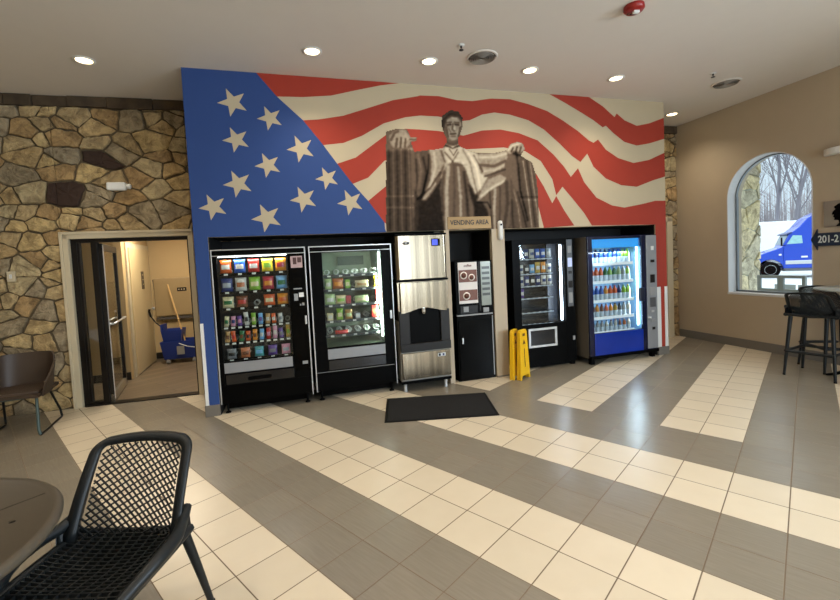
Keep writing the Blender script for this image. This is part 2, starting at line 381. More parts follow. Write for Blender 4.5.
# window: white reveal lining, dark frame, glass, sill
M_reveal = mat('white_reveal','#cfd2d4',.5,var=.02)
wt = thing('window_1', None, None); wt.matrix_world = W.m; struct(wt)
lb = MB(); out = [(WA0,WZ0)]+[(p[0],p[1]) for p in arch[::-1]]+[(WA1,WZ0)]
def band(mb, o_, sc, y0, y1, mi=0):
    inn = []
    for (x,z) in o_:
        if z > WZS: r = WR-sc; a = math.atan2(z-WZS, x-WC); inn.append((WC+r*cos(a), WZS+r*sin(a)))
        else: inn.append((x+sc if x < WC else x-sc, z))
    n = len(o_)
    for i in range(n-1):
        P = []
        for y in (y0,y1):
            for q in (o_[i],o_[i+1],inn[i+1],inn[i]): P.append((q[0],y,q[1]))
        mb.add(P,[(3,2,1,0),(4,5,6,7),(0,1,5,4),(1,2,6,5),(2,3,7,6),(3,0,4,7)],mi)
band(lb,out,.012,-.004,.15); lb.build('window_lining', M_reveal, wt)
fb2 = MB(); band(fb2,[(x+(.012 if x < WC else -.012) if z <= WZS else WC+(x-WC)*(WR-.012)/WR, z if z <= WZS else WZS+(z-WZS)*(WR-.012)/WR) for x,z in out],.03,.15,.19)
fb2.box(WA0+.012,WA1-.012,.15,.19,WZ0,WZ0+.035); fb2.build('window_frame', mat('grey_window_frame','#7d8489',.4,metal=.3), wt)
gb = MB(); gb.add([(x,.172,z) for x,z in out],[list(range(len(out)))]); gb.build('window_pane', glass('window_glass',(.93,.98,1.0)), wt)
sl = MB(); sl.box(WA0-.008,WA1+.008,-.006,.15,WZ0-.03,WZ0+.006); sl.build('window_sill', M_reveal, wt, bevel=.006)
_po = light('AREA','sky_portal',(0,0,0),1,(1,1,1),shape='RECTANGLE',size=1.2,size_y=2.1); _po.data.cycles.is_portal = True
_po.matrix_world = W.m @ Matrix.Translation((WC,.28,1.9)) @ Matrix.Rotation(-pi/2,4,'X')
# ------------------------------------------------------------- walls out of sight (they close the room for light)
ob = MB(); ob.box(-6.4,-6.2,-4.4,5.2,0,ZC); struct(ob.build('wall_left', M_cream))
ob = MB(); ob.box(-6.4,8.4,-4.4,-4.2,0,ZC); struct(ob.build('wall_front', M_cream))
# ------------------------------------------------------------- flag wall (projecting box with the vending alcove)
A0, A1, OP0, OP1, OPZ, DEP = -1.04, 5.40, -.90, 5.20, 1.98, .96
pw = MB()
pw.box(A0,OP0,0,DEP,0,ZC); pw.box(OP1,A1,0,.74,0,ZC); pw.box(OP0,OP1,0,.12,OPZ,ZC); 
o = pw.build('wall_flag', M_flagcream); o.matrix_world = F.m; struct(o)
pc = MB(); pc.box(2.505,2.69,0,.5,0,OPZ); pc.box(1.84,1.905,.0,.6,0,OPZ); pc.box(1.76,1.905,.14,.18,1.945,OPZ); o = pc.build('wall_alcove', M_cream); o.matrix_world = F.m; struct(o)
pk = MB(); pk.box(OP0,2.6,.86,.88,0,OPZ); pk.box(2.6,OP1,.695,.71,0,OPZ); pk.box(OP0,OP1,.12,.70,OPZ,OPZ+.03); pk.box(OP0,OP0+.006,.02,.86,0,OPZ); pk.box(OP1-.006,OP1,.02,.70,0,OPZ)
pk.box(1.905,2.505,.62,.64,0,OPZ); pk.box(2.499,2.505,.07,.62,0,OPZ); pk.box(1.905,1.91,.02,.62,0,OPZ)
o = pk.build('wall_alcove_lining', mat('black_lining','#0a0a0a',.7)); o.matrix_world = F.m; struct(o)
pb = MB(); pb.box(A0-.012,OP0+.0,-.012,DEP,0,.125); pb.box(OP1,A1+.012,-.012,.74,0,.125); pb.box(2.505,2.69,-.01,.0,0,.02)
o = pb.build('baseboard_flag', M_base, bevel=.003); o.matrix_world = F.m; struct(o)
# ------------------------------------------------------------- mural
BLUE=[(-1.04,3.787),(-0.29,3.784),(-0.086,3.539),(0.185,3.287),(0.396,3.012),(0.544,2.8),(0.713,2.565),(0.888,2.362),(1.075,2.098),(1.077,2.019),(1.09,1.98),(-0.9,1.98),(-0.9,0.0),(-1.04,0.0)]
R1=[(-0.29,3.784),(-0.086,3.539),(0.201,3.55),(0.518,3.586),(0.812,3.666),(1.115,3.744),(1.347,3.775),(1.544,3.792),(1.614,3.795)]
R2=[(0.185,3.287),(0.36,3.305),(0.648,3.362),(0.949,3.467),(1.259,3.577),(1.577,3.644),(1.607,3.655),(1.851,3.662),(2.1,3.627),(2.313,3.628),(2.578,3.675),(2.848,3.683),(3.123,3.634),(3.405,3.559),(3.645,3.445),(3.89,3.308),(4.064,3.186),(4.141,3.154),(4.221,3.204),(4.348,3.064),(4.558,2.95),(4.83,2.884),(5.113,2.935),(5.392,3.046),(5.383,2.692),(5.162,2.631),(4.876,2.539),(4.601,2.561),(4.335,2.656),(4.13,2.82),(4.032,3.0),(3.915,2.881),(3.777,2.964),(3.584,3.128),(3.347,3.308),(3.114,3.421),(2.839,3.481),(2.614,3.498),(2.436,3.462),(2.259,3.382),(2.129,3.365),(1.839,3.409),(1.595,3.409),(1.404,3.379),(1.128,3.293),(0.856,3.135),(0.63,3.044),(0.396,3.012)]
RA=[(3.453,3.789),(4.086,3.799),(4.315,3.671),(4.512,3.529),(4.551,3.583),(4.684,3.493),(4.902,3.422),(5.127,3.468),(5.382,3.561),(5.38,3.251),(5.119,3.175),(4.893,3.137),(4.674,3.183),(4.489,3.3),(4.359,3.4),(4.305,3.376),(4.152,3.468),(3.95,3.566),(3.703,3.679)]
R3=[(0.544,2.8),(0.767,2.877),(1.001,3.048),(1.16,3.164),(1.397,3.24),(1.586,3.238),(1.83,3.229),(2.163,3.183),(2.427,3.259),(2.694,3.282),(2.967,3.244),(3.245,3.159),(3.48,2.978),(3.646,2.813),(3.751,2.673),(3.872,2.795),(3.967,2.602),(4.167,2.384),(4.429,2.272),(4.645,2.238),(4.981,2.289),(5.211,2.333),(5.386,2.332),(5.4,2.5),(5.4,0),(5.2,0),(5.2,1.98),(4.075,1.991),(3.952,2.168),(3.755,2.386),(3.611,2.536),(3.507,2.422),(3.452,2.641),(3.282,2.882),(3.05,3.009),(2.73,3.05),(2.112,3.005),(1.116,2.847),(0.903,2.64),(0.713,2.565)]
R4A=[(0.888,2.362),(1.127,2.548),(1.101,2.078),(1.075,2.098)]
R4B=[(3.135,2.763),(3.204,2.71),(3.317,2.536),(3.439,2.312),(3.507,2.409),(3.624,2.216),(3.782,1.998),(3.295,1.976),(3.211,2.305)]
STARS=[(-0.551,3.447,0.186),(-0.174,3.294,0.165),(-0.543,3.042,0.169),(0.142,2.962,0.186),(-0.227,2.769,0.169),(0.419,2.629,0.16),(-0.555,2.56,0.182),(-0.823,2.307,0.173),(0.138,2.386,0.182),(0.675,2.346,0.186),(-0.277,2.179,0.195)]
STATUE=[('m1',[(1.146,3.2),(1.267,3.238),(1.425,3.238),(1.468,3.136),(1.548,3.133),(1.533,3.09),(1.468,3.075),(1.501,2.969),(1.688,2.996),(1.855,3.006),(1.909,3.083),(2.079,3.088),(2.161,3.018),(2.351,2.975),(2.602,2.981),(2.767,3.018),(2.826,3.101),(2.976,3.135),(3.055,3.042),(2.987,2.951),(3.154,2.861),(3.205,2.694),(3.246,2.255),(3.31,1.896),(1.08,1.961)]),('d2',[(1.135,2.99),(1.445,2.999),(1.439,1.951),(1.08,1.961)]),('dk',[(1.53,2.4),(1.717,2.586),(1.861,2.807),(1.853,1.939),(1.487,1.949)]),('dk',[(2.193,2.589),(2.326,2.428),(2.46,2.232),(2.482,1.92),(2.162,1.93)]),('d1',[(1.476,2.493),(1.53,2.4),(1.494,1.949),(1.442,1.951)]),('m2',[(1.5,2.954),(1.671,2.989),(1.728,2.804),(1.684,2.586),(1.53,2.393),(1.5,2.708)]),('l1',[(1.688,2.99),(1.906,3.027),(1.969,2.934),(1.891,2.713),(1.729,2.492),(1.623,2.368),(1.558,2.368),(1.685,2.617),(1.713,2.835)]),('l2',[(1.907,3.052),(2.111,3.051),(2.351,2.959),(2.375,2.718),(2.479,2.655),(2.365,2.492),(2.291,2.428),(2.228,2.589),(2.167,2.78),(2.067,2.842),(1.963,2.808),(1.883,2.901)]),('l1',[(2.351,2.959),(2.601,2.975),(2.767,3.018),(2.781,2.92),(2.721,2.788),(2.553,2.704),(2.425,2.654),(2.378,2.783)]),('m1',[(1.965,2.852),(2.119,2.849),(2.182,2.716),(2.206,2.492),(2.266,2.267),(2.268,1.927),(1.853,1.939),(1.82,2.304),(1.814,2.524),(1.875,2.744)]),('m1',[(2.516,2.671),(2.699,2.722),(2.807,2.657),(2.83,2.492),(2.79,2.261),(2.701,1.914),(2.482,1.92),(2.478,2.232),(2.393,2.33),(2.304,2.331),(2.363,2.46)]),('l1',[(2.478,2.629),(2.662,2.696),(2.762,2.651),(2.674,2.565),(2.508,2.492),(2.359,2.363),(2.305,2.347),(2.363,2.46)]),('m2',[(2.807,2.657),(2.909,2.426),(3.011,2.158),(3.096,1.903),(2.757,1.912),(2.813,2.36)]),('m2',[(2.969,2.95),(3.136,2.877),(3.186,2.694),(3.218,2.324),(3.278,1.897),(3.096,1.903),(2.947,2.426),(2.922,2.725)]),('l1',[(2.826,3.101),(2.92,3.134),(3.021,3.117),(3.055,3.032),(2.97,2.984),(2.878,3.008),(2.802,2.96),(2.767,3.018)]),('l1',[(1.188,3.157),(1.282,3.221),(1.399,3.225),(1.452,3.148),(1.448,3.06),(1.381,3.006),(1.239,3.002),(1.184,3.082)]),('l1',[(1.446,3.148),(1.549,3.145),(1.533,3.099),(1.449,3.087)]),('m2',[(1.928,3.134),(2.088,3.133),(2.104,3.045),(1.906,3.039)]),('m1',[(1.879,3.368),(1.927,3.457),(2.013,3.499),(2.104,3.479),(2.162,3.406),(2.16,3.286),(2.125,3.191),(2.073,3.11),(2.01,3.089),(1.944,3.109),(1.894,3.188),(1.874,3.275)]),('l1',[(1.93,3.377),(2.009,3.418),(2.094,3.403),(2.139,3.349),(2.127,3.238),(2.074,3.138),(2.012,3.114),(1.959,3.147),(1.93,3.246)]),('d1',[(1.863,3.321),(1.885,3.43),(2.003,3.505),(2.118,3.486),(2.173,3.407),(2.16,3.356),(2.101,3.416),(2.01,3.424),(1.943,3.384),(1.916,3.308),(1.903,3.245),(1.874,3.269)])]
STROKES=[([(1.175,2.976),(1.137,1.975)],0.0227,-0.14),([(1.228,2.978),(1.19,1.973)],0.0162,0.12),([(1.278,2.979),(1.241,1.972)],0.0227,-0.12),([(1.329,2.98),(1.292,1.97)],0.0162,0.12),([(1.38,2.982),(1.346,1.969)],0.0227,-0.12),([(1.425,2.983),(1.404,1.967)],0.0162,0.14),([(1.141,2.975),(1.464,2.996)],0.026,0.14),([(1.117,2.417),(1.453,2.418)],0.0195,0.12),([(1.109,2.28),(1.452,2.276)],0.0195,0.12),([(1.209,3.098),(1.258,3.183),(1.303,3.203)],0.0195,-0.22),([(1.268,3.021),(1.285,3.112)],0.0195,-0.25),([(1.324,3.016),(1.337,3.126)],0.0162,-0.25),([(1.382,3.024),(1.393,3.116)],0.0162,-0.22),([(1.45,3.112),(1.534,3.117)],0.013,-0.15),([(1.544,2.924),(1.574,2.74),(1.536,2.523)],0.0292,0.16),([(1.608,2.895),(1.644,2.71),(1.592,2.461)],0.026,-0.18),([(1.515,2.862),(1.515,2.616),(1.494,2.462)],0.0195,-0.15),([(1.685,2.928),(1.664,2.71),(1.559,2.399)],0.0195,-0.22),([(1.756,2.96),(1.766,2.774),(1.681,2.524)],0.026,0.1),([(1.853,2.978),(1.897,2.839),(1.777,2.586)],0.0227,-0.15),([(1.903,2.964),(1.999,2.856)],0.0195,-0.25),([(2.08,2.968),(1.999,2.847)],0.0195,-0.2),([(2.15,3.002),(2.24,2.845),(2.291,2.589),(2.321,2.46)],0.0227,-0.18),([(2.228,2.956),(2.325,2.782),(2.366,2.525)],0.026,0.12),([(2.297,2.935),(2.411,2.735)],0.0195,-0.2),([(2.048,2.81),(2.186,2.812)],0.0195,-0.1),([(2.384,2.912),(2.599,2.923),(2.765,2.969)],0.026,0.14),([(2.397,2.815),(2.576,2.802),(2.742,2.87)],0.026,-0.22),([(2.429,2.735),(2.591,2.753),(2.722,2.821)],0.0195,0.08),([(2.444,2.671),(2.59,2.714),(2.738,2.762)],0.0195,-0.22),([(1.934,2.776),(1.9,2.492),(1.881,1.954)],0.039,0.2),([(2.014,2.809),(2.006,2.429),(1.969,1.951)],0.0292,-0.12),([(2.071,2.778),(2.087,2.397),(2.073,1.948)],0.0292,0.16),([(2.15,2.716),(2.176,2.364),(2.184,1.945)],0.0325,-0.28),([(1.877,2.713),(1.839,2.492),(1.844,2.177)],0.0227,-0.15),([(1.896,2.823),(2.033,2.86),(2.142,2.827)],0.0292,0.12),([(2.58,2.492),(2.554,2.231),(2.555,1.935)],0.0325,0.18),([(2.654,2.525),(2.641,2.23),(2.614,1.933)],0.026,-0.15),([(2.749,2.591),(2.756,2.327),(2.68,1.931)],0.039,-0.22),([(2.499,2.46),(2.51,2.231),(2.519,1.936)],0.0227,-0.2),([(2.379,2.412),(2.545,2.525),(2.713,2.607)],0.026,0.14),([(2.322,2.337),(2.464,2.33),(2.497,2.264)],0.0195,-0.3),([(2.856,2.492),(2.91,2.259),(2.948,1.924)],0.026,0.18),([(2.911,2.459),(2.982,2.192),(3.04,1.921)],0.0227,-0.2),([(2.817,2.36),(2.828,1.927)],0.0227,-0.15),([(2.914,2.989),(2.933,2.824),(2.95,2.492),(3.047,2.09)],0.026,-0.28),([(3.011,2.875),(3.068,2.425),(3.116,1.919)],0.0227,0.24),([(3.064,2.876),(3.121,2.425),(3.17,1.917)],0.0162,-0.15),([(3.116,2.86),(3.174,2.391),(3.24,1.916)],0.0227,0.22),([(2.957,2.399),(3.221,2.398)],0.0162,-0.15),([(2.959,2.359),(3.227,2.357)],0.013,0.1),([(2.793,3.019),(2.862,3.079),(2.975,3.109)],0.0195,0.15),([(2.84,3.0),(2.868,3.047)],0.0162,-0.3),([(2.903,2.995),(2.928,3.062)],0.0162,-0.3),([(2.963,2.997),(2.988,3.063)],0.0162,-0.28),([(2.876,2.971),(2.976,2.951)],0.026,-0.35),([(1.95,3.309),(1.994,3.317)],0.0162,-0.4),([(2.055,3.32),(2.103,3.316)],0.0162,-0.4),([(1.941,3.337),(2.002,3.346)],0.013,-0.2),([(2.05,3.348),(2.111,3.344)],0.013,-0.2),([(2.025,3.325),(2.015,3.256),(2.038,3.238)],0.0162,-0.16),([(2.045,3.313),(2.049,3.257)],0.013,0.1),([(1.988,3.198),(2.057,3.204)],0.013,-0.35),([(1.994,3.167),(2.048,3.172)],0.0162,-0.12),([(1.938,3.277),(1.953,3.169)],0.0195,-0.18),([(2.122,3.285),(2.096,3.174)],0.0162,-0.2),([(1.968,3.26),(1.99,3.223)],0.013,-0.12),([(2.025,3.4),(2.076,3.396)],0.0195,0.1),([(1.897,3.394),(1.961,3.459),(2.047,3.488)],0.0162,0.1),([(1.907,3.052),(2.007,3.017),(2.118,3.058)],0.0162,-0.3),([(1.915,3.071),(2.015,3.042),(2.112,3.077)],0.013,0.2),([(1.965,3.003),(2.016,2.929),(2.068,3.006)],0.013,-0.25),([(1.51,2.381),(1.68,2.517),(1.83,2.712)],0.0195,-0.25),([(1.705,2.996),(1.872,3.013)],0.0162,0.12)]
def fixp(L): return [(5.4 if a > 5.34 else a, 3.786 if z > 3.765 else z) for a, z in L]
mu = thing('flag_mural','painted waving flag mural with a seated stone figure above the vending machines','mural'); mu.matrix_world = F.m
m_ = MB(); m_.flat(fixp(BLUE),-.0010); m_.add([(A0-.001,0,.12),(A0-.001,DEP,.12),(A0-.001,DEP,3.785),(A0-.001,0,3.785)],[(0,1,2,3)]); m_.build('blue_field', M_blue, mu, fix=False)
R3b = fixp(R3)
for nm_, L in (('a',R1),('b',R2),('c',RA),('d',R3),('e',R4A),('f',R4B)):
    m_ = MB(); m_.flat(fixp(L),-.0008)
    if nm_ == 'd': m_.add([(A1+.001,0,.12),(A1+.001,.74,.12),(A1+.001,.74,2.5),(A1+.001,0,2.5)],[(0,1,2,3)])
    m_.build('red_stripe', M_red, mu, fix=False)
for (sx_, sz_, r_) in STARS:
    m_ = MB(); pts = []
    for k in range(10):
        a = RAD(-103+36*k); rr = r_*.86 if k % 2 == 0 else r_*.35
        pts.append((sx_+rr*cos(a), sz_+rr*sin(a)))
    m_.flat(pts,-.0016); m_.build('star', M_flagcream, mu, fix=False)
# printed picture of a seated stone figure: tones are part of the print
import numpy as np
TV = {'m1':.46,'m2':.34,'l1':.62,'l2':.76,'d1':.18,'d2':.28,'dk':.09}
NX, NZ = 190, 150
xa = np.linspace(1.07,3.22,NX+1); za = np.linspace(1.982,3.56,NZ+1); GX, GZ = np.meshgrid(xa, za)
def inside(L):
    r = np.zeros(GX.shape, bool)
    for i_ in range(len(L)):
        (x1,y1),(x2,y2) = L[i_-1], L[i_]
        c_ = ((y1 > GZ) != (y2 > GZ)); 
        r ^= c_ & (GX < (x2-x1)*(GZ-y1)/((y2-y1) if y2 != y1 else 1e-9)+x1)
    return r
tone = np.full(GX.shape,.4); mask = None
for t_, L in STATUE:
    L = [(a_, z_ if z_ > 1.99 else 1.96) for a_, z_ in L]; q = inside(L); tone[q] = TV[t_]
    mask = q if mask is None else (mask | q)
def blur(A, n):
    for _ in range(n):
        P = np.pad(A,1,mode='edge'); A = (P[1:-1,1:-1]*2+P[:-2,1:-1]+P[2:,1:-1]+P[1:-1,:-2]+P[1:-1,2:])/6
    return A
tone = blur(tone,3)
for L, wd_, dt_ in STROKES:
    D = np.full(GX.shape,9.)
    for (x1,y1),(x2,y2) in zip(L[:-1],L[1:]):
        dx, dz = x2-x1, y2-y1; tt = np.clip(((GX-x1)*dx+(GZ-y1)*dz)/(dx*dx+dz*dz+1e-9),0,1); D = np.minimum(D,np.hypot(GX-x1-tt*dx, GZ-y1-tt*dz))
    tone += dt_*np.exp(-(D/(wd_*.75))**2)
rs = np.random.RandomState(4); tone += blur(rs.uniform(-1,1,GX.shape),3)*.10; tone = np.clip(tone,.03,.92)
me = bpy.data.meshes.new('statue_print'); vv = [(float(x_),-.002,float(z_)) for x_, z_ in zip(GX.ravel(),GZ.ravel())]; ff = []
for j_ in range(NZ):
    for i_ in range(NX):
        if mask[j_,i_] and mask[j_+1,i_] and mask[j_,i_+1] and mask[j_+1,i_+1]: k_ = j_*(NX+1)+i_; ff.append((k_,k_+1,k_+NX+2,k_+NX+1))
me.from_pydata(vv,[],ff); at_ = me.color_attributes.new('print','FLOAT_COLOR','POINT')
tf = tone.ravel(); dk_, md_, lt_ = (np.array(lin(c__)[:3]) for c__ in ('#0f0a07','#6a594a','#efe3c9'))
cols = np.ones((len(vv),4)); t2 = tf[:,None]; cols[:,:3] = np.where(t2 < .5, dk_+(md_-dk_)*(t2/.5)**1.5, md_+(lt_-md_)*((t2-.5)/.5))
at_.data.foreach_set('color', cols.ravel())
bm_ = bmesh.new(); bm_.from_mesh(me); bmesh.ops.delete(bm_, geom=[v for v in bm_.verts if not v.link_faces], context='VERTS'); bm_.to_mesh(me); bm_.free()
pm_ = mat('mural_print','#888888',.6,var=.1,scale=60,spec=.05); n_ = pm_.node_tree.nodes; ca = n_.new('ShaderNodeVertexColor'); ca.layer_name = 'print'; pm_.node_tree.links.new(ca.outputs[0], n_['Principled BSDF'].inputs['Base Color'])
me.materials.append(pm_); o = bpy.data.objects.new('statue_print', me); COL.objects.link(o); o.parent = mu
g = MB()
for (a, b0, b1) in ((A0,-.004,.05),(A1,-.004,.05)): pass
g.box(A0-.004,A0+.032,-.004,.0,.125,1.04); g.box(A0-.004,A0,-.004,.05,.125,1.04)
o = g.build('corner_guard', M_white, bevel=.001); o.matrix_world = F.m; tag(o,'white corner guard strip on the blue end of the flag wall','corner guard')
g = MB(); g.box(A1-.055,A1+.004,-.004,0,.125,1.04); g.box(A1,A1+.004,-.004,.05,.125,1.04)
o = g.build('corner_guard', M_white, bevel=.001); o.matrix_world = F.m; tag(o,'white corner guard on the outer edge of the red flag wall end','corner guard')
g = MB(); g.box(OP1-.004,OP1+.075,-.004,0,.125,1.04); g.box(OP1-.004,OP1,-.004,.05,.125,1.04)
o = g.build('corner_guard', M_white, bevel=.001); o.matrix_world = F.m; tag(o,'white corner guard beside the blue lit drink machine','corner guard')
# ------------------------------------------------------------- doorway, corridor
dt = thing('door_1', None, None); dt.matrix_world = S.m; struct(dt)
d = MB(); d.box(DX0,DX0+.075,-.03,.27,0,DZ); d.box(DX1-.06,DX1,-.03,.27,0,DZ); d.box(DX0,DX1,-.03,.27,DZ-.075,DZ); d.box(DX0-.012,DX0+.02,-.045,0,0,DZ+.01); d.box(DX0,DX1,-.045,0,DZ-.02,DZ+.01)
d.build('door_frame', M_trim, dt, bevel=.004)
HX = -2.545                                        # hinge line
d = MB(); z1 = DZ-.075
d.box(DX0+.075,DX0+.135,.02,.10,0,z1); d.box(DX1-.085,DX1-.06,.02,.10,0,z1); d.box(DX0+.075,DX1-.06,.02,.10,z1-.045,z1); d.box(HX-.085,HX-.02,.02,.10,0,z1); d.box(DX0+.13,HX-.08,.02,.10,0,.045)
d.box(DX0+.13,DX0+.16,.03,.09,0,z1,0)
d.build('metal_frame', M_dark, dt, bevel=.002)
d = MB(); d.box(DX0+.135,HX-.085,.055,.061,.045,z1-.045); d.build('side_pane', glass('door_glass',(.93,.93,.90)), dt)
d = MB(); d.box(DX0+.1,DX1-.06,-.02,.12,0,.012); d.build('threshold', M_dark, dt)
lf = thing('door_leaf', None, None); lf.parent = dt; lf.location = (HX,.06,0); lf.rotation_euler = (0,0,RAD(103)); lf['label'] = None; del lf['label']
LW = .98
d = MB(); d.box(0,.065,-.022,.022,.01,2.02); d.box(LW-.06,LW,-.022,.022,.01,2.02); d.box(0,LW,-.022,.022,1.94,2.02); d.box(0,LW,-.022,.022,.01,.11,1)
d.build('leaf_frame', [M_dark, mat('aluminium_rail','#b9b3a2',.3,metal=.8)], lf, bevel=.002)
d = MB(); d.box(.065,LW-.06,-.003,.003,.11,1.94); d.build('leaf_pane', glass('door_glass'), lf)
d = MB(); d.tube([(.03,.03,1.0),(.03,.07,1.0),(LW-.03,.07,1.0),(LW-.03,.03,1.0)],.013,8); d.tube([(.03,-.03,1.0),(.03,-.07,1.0),(LW-.03,-.07,1.0),(LW-.03,-.03,1.0)],.013,8); d.build('push_bar', M_silver, lf)
d = MB(); d.box(.0,.012,-.03,-.022,.05,2.0); d.build('hinge_strip', M_silver, lf)
# corridor: wood plank floor, cream walls, a door with a plate, a wall unit
def plank_mat():
    m = mat('wood_planks','#7d6d58',.4,var=.2,scale=2.5,stretch=(1,14,1)); n = m.node_tree.nodes; l = m.node_tree.links
    b = n['Principled BSDF']; src = b.inputs['Base Color'].links[0].from_socket
    t = n.new('ShaderNodeTexCoord'); br = n.new('ShaderNodeTexBrick'); br.inputs['Scale'].default_value = 1; br.inputs['Brick Width'].default_value = 1.2; br.inputs['Row Height'].default_value = .15; br.inputs['Mortar Size'].default_value = .003
    br.inputs['Color1'].default_value = (1,1,1,1); br.inputs['Color2'].default_value = (.72,.70,.68,1); br.inputs['Mortar'].default_value = (.25,.2,.16,1)
    mp = n.new('ShaderNodeMapping'); mp.inputs['Rotation'].default_value = (0,0,RAD(-52)); l.new(t.outputs['Object'], mp.inputs[0]); l.new(mp.outputs[0], br.inputs['Vector'])
    mx = n.new('ShaderNodeMix'); mx.data_type = 'RGBA'; mx.blend_type = 'MULTIPLY'; mx.inputs[0].default_value = 1; l.new(src, mx.inputs[6]); l.new(br.outputs[0], mx.inputs[7]); l.new(mx.outputs[2], b.inputs['Base Color'])
    return m
M_plank = plank_mat()
c = MB(); P0 = S.w(-5.2,0,.06); 
c.add([S.w(-5.2,.001,.0),S.w(.3,.001,.0),S.w(.3,.001,3.4),S.w(-5.2,.001,3.4)],[(0,1,2,3)]); struct(c.build('floor_corridor', M_plank))
c = MB(); c.add([S.w(-5.2,2.55,.25),S.w(.3,2.55,.25),S.w(.3,2.55,3.4),S.w(-5.2,2.55,3.4)],[(3,2,1,0)]); struct(c.build('ceiling_corridor', M_ceil))
M_cor = mat('corridor_paint','#bda377',.6,var=.03)
def wallseg(p, q, name, z1=2.55, th=.1, mt=None, base=True):
    p, q = Vector((p[0],p[1],0)), Vector((q[0],q[1],0)); L = (q-p).length; an = math.atan2(q.y-p.y, q.x-p.x)
    b = MB(); b.box(0,L,0,th,0,z1); o = b.build(name, mt or M_cor); o.location = p; o.rotation_euler = (0,0,an); struct(o)
    if base:
        b = MB(); b.box(0,L,-.012,0,0,.12); k = b.build('baseboard_corridor', mat('dark_vinyl_base','#1d1a17',.4)); k.location = p; k.rotation_euler = (0,0,an); struct(k)
    return o
pA = Vector((-4.50,6.42)); pB = Vector((-5.02,7.86)); 
q1 = pB; q2 = Vector((S.w(.3,0,2.35).x, S.w(.3,0,2.35).y))
wallseg((pA.x,pA.y),(pB.x,pB.y),'wall_corridor',base=False)
wallseg((pB.x-.1,pB.y+.03),(pB.x+3.6*S.d.x,pB.y+3.6*S.d.y+.1),'wall_corridor')
wallseg((-5.75,6.1),(pA.x,pA.y),'wall_corridor')
wallseg((S.w(.3,0,.25)+Vector((0,0,0)))[:2],(S.w(.3,0,2.4))[:2],'wall_corridor',base=False)
# cream door on the corridor wall
an = math.atan2(pB.y-pA.y, pB.x-pA.x); LL = (pB-pA).length
dd = thing('door_3', None, None, (pA.x,pA.y,0), an); struct(dd)
d = MB(); d.box(.12,1.44,-.03,0,0,2.12); d.build('door_casing', M_trim, dd, bevel=.004)
M_door = mat('cream_door_paint','#cdb88c',.4,var=.02)
d = MB(); d.box(.21,1.35,-.045,-.03,.03,2.04); d.build('door_leaf', M_door, dd, bevel=.003)
d = MB(); d.box(.78,.92,-.052,-.045,1.36,1.66); o = d.build('door_plate', mat('brown_plate','#3a2b1c',.4), dd); o['label'] = 'dark brown plate on the cream door'
for k in range(3):
    d = MB(); d.box(.825,.865,-.056,-.052,1.43+.08*k,1.45+.08*k); d.build('plate_mark', M_trim, o)
d = MB(); d.lathe([(.0,-.10),(.028,-.095),(.03,-.08),(.012,-.065),(.012,-.045)],12,c=(1.27,0,.98),axis='y'); d.build('door_knob', M_silver, dd)
# warm lamp in the corridor
light('AREA','corridor_lamp',S.w(-2.2,2.5,1.3),48,(1,.88,.70),target=S.w(-2.3,0,1.2),shape='RECTANGLE',size=1.2,size_y=.3)
# ------------------------------------------------------------- ceiling fittings
M_lamp = mat('lamp_diffuser','#fff2d8',.5,emit=9,ecol='#ffe2b0')
def downlight(x, y, label, e=62):
    t = thing('ceiling_downlight', label, 'ceiling light', (x,y,ZC), 0, None)
    r = MB(); r.lathe([(.072,-.001),(.098,-.001),(.100,-.006),(.078,-.012),(.070,-.004),(.072,-.001)],28); r.build('trim_ring', M_white, t, fix=True)
    r = MB(); r.lathe([(.0001,-.008),(.05,-.0075),(.071,-.004),(.071,-.001)],24); r.build('lamp_diffuser', M_lamp, t)
    light('SPOT','lamp_beam',(0,0,-.03),e,WARM,parent=t,spot_size=RAD(128),spot_blend=1,shadow_soft_size=.07)
for x, y, lb in ((-3.256,4.343,'round recessed ceiling light above the stone wall doorway'),(-.974,4.386,'round recessed ceiling light in front of the blue starred field'),
    (.222,4.724,'round recessed ceiling light in front of the top of the statue, before the round vent'),(1.421,5.072,'round recessed ceiling light just past the large round vent'),
    (2.599,5.422,'round recessed ceiling light in front of the red end of the mural'),(4.228,6.955,'round recessed ceiling light in the corner beyond the flag wall')):
    downlight(x, y, lb)
for i in range(5):
    for j in range(3):
        p = Vector((-4.6+i*2.35, 2.0-j*2.3, ZC))
        if p.x > W.w(-p.y+2,0).x-.4: continue
        light('SPOT','fill_spot',p-Vector((0,0,.03)),85 if i < 3 else 60,(WARM if i < 2 else (1,.86,.70)),spot_size=RAD(140),spot_blend=1,shadow_soft_size=.07)  # bare spots added above the unseen room to raise the overall light
def vent(x, y, r0, label):
    t = thing('ceiling_vent', label, 'ceiling vent', (x,y,ZC))
    b = MB(); b.lathe([(r0*.86,-.001),(r0,-.001),(r0*1.01,-.006),(r0*.88,-.016),(r0*.86,-.001)],32); b.build('vent_rim', M_ceil, t)
    b = MB(); b.lathe([(.0001,-.003),(r0*.87,-.003)],32); b.build('vent_throat', mat('vent_dark','#1b1a18',.7), t)
    for k in range(5):
        q = r0*(.16+.15*k); b = MB(); b.lathe([(q,-.010),(q+.006,-.010),(q+.010,-.022),(q+.004,-.022),(q,-.010)],28); b.build('vent_ring', mat('vent_ring_grey','#8f8a82',.5), t)
vent(.798,4.692,.17,'large round slotted ceiling vent in front of the statue print'); vent(4.235,5.762,.17,'round slotted ceiling vent near the arched window wall')
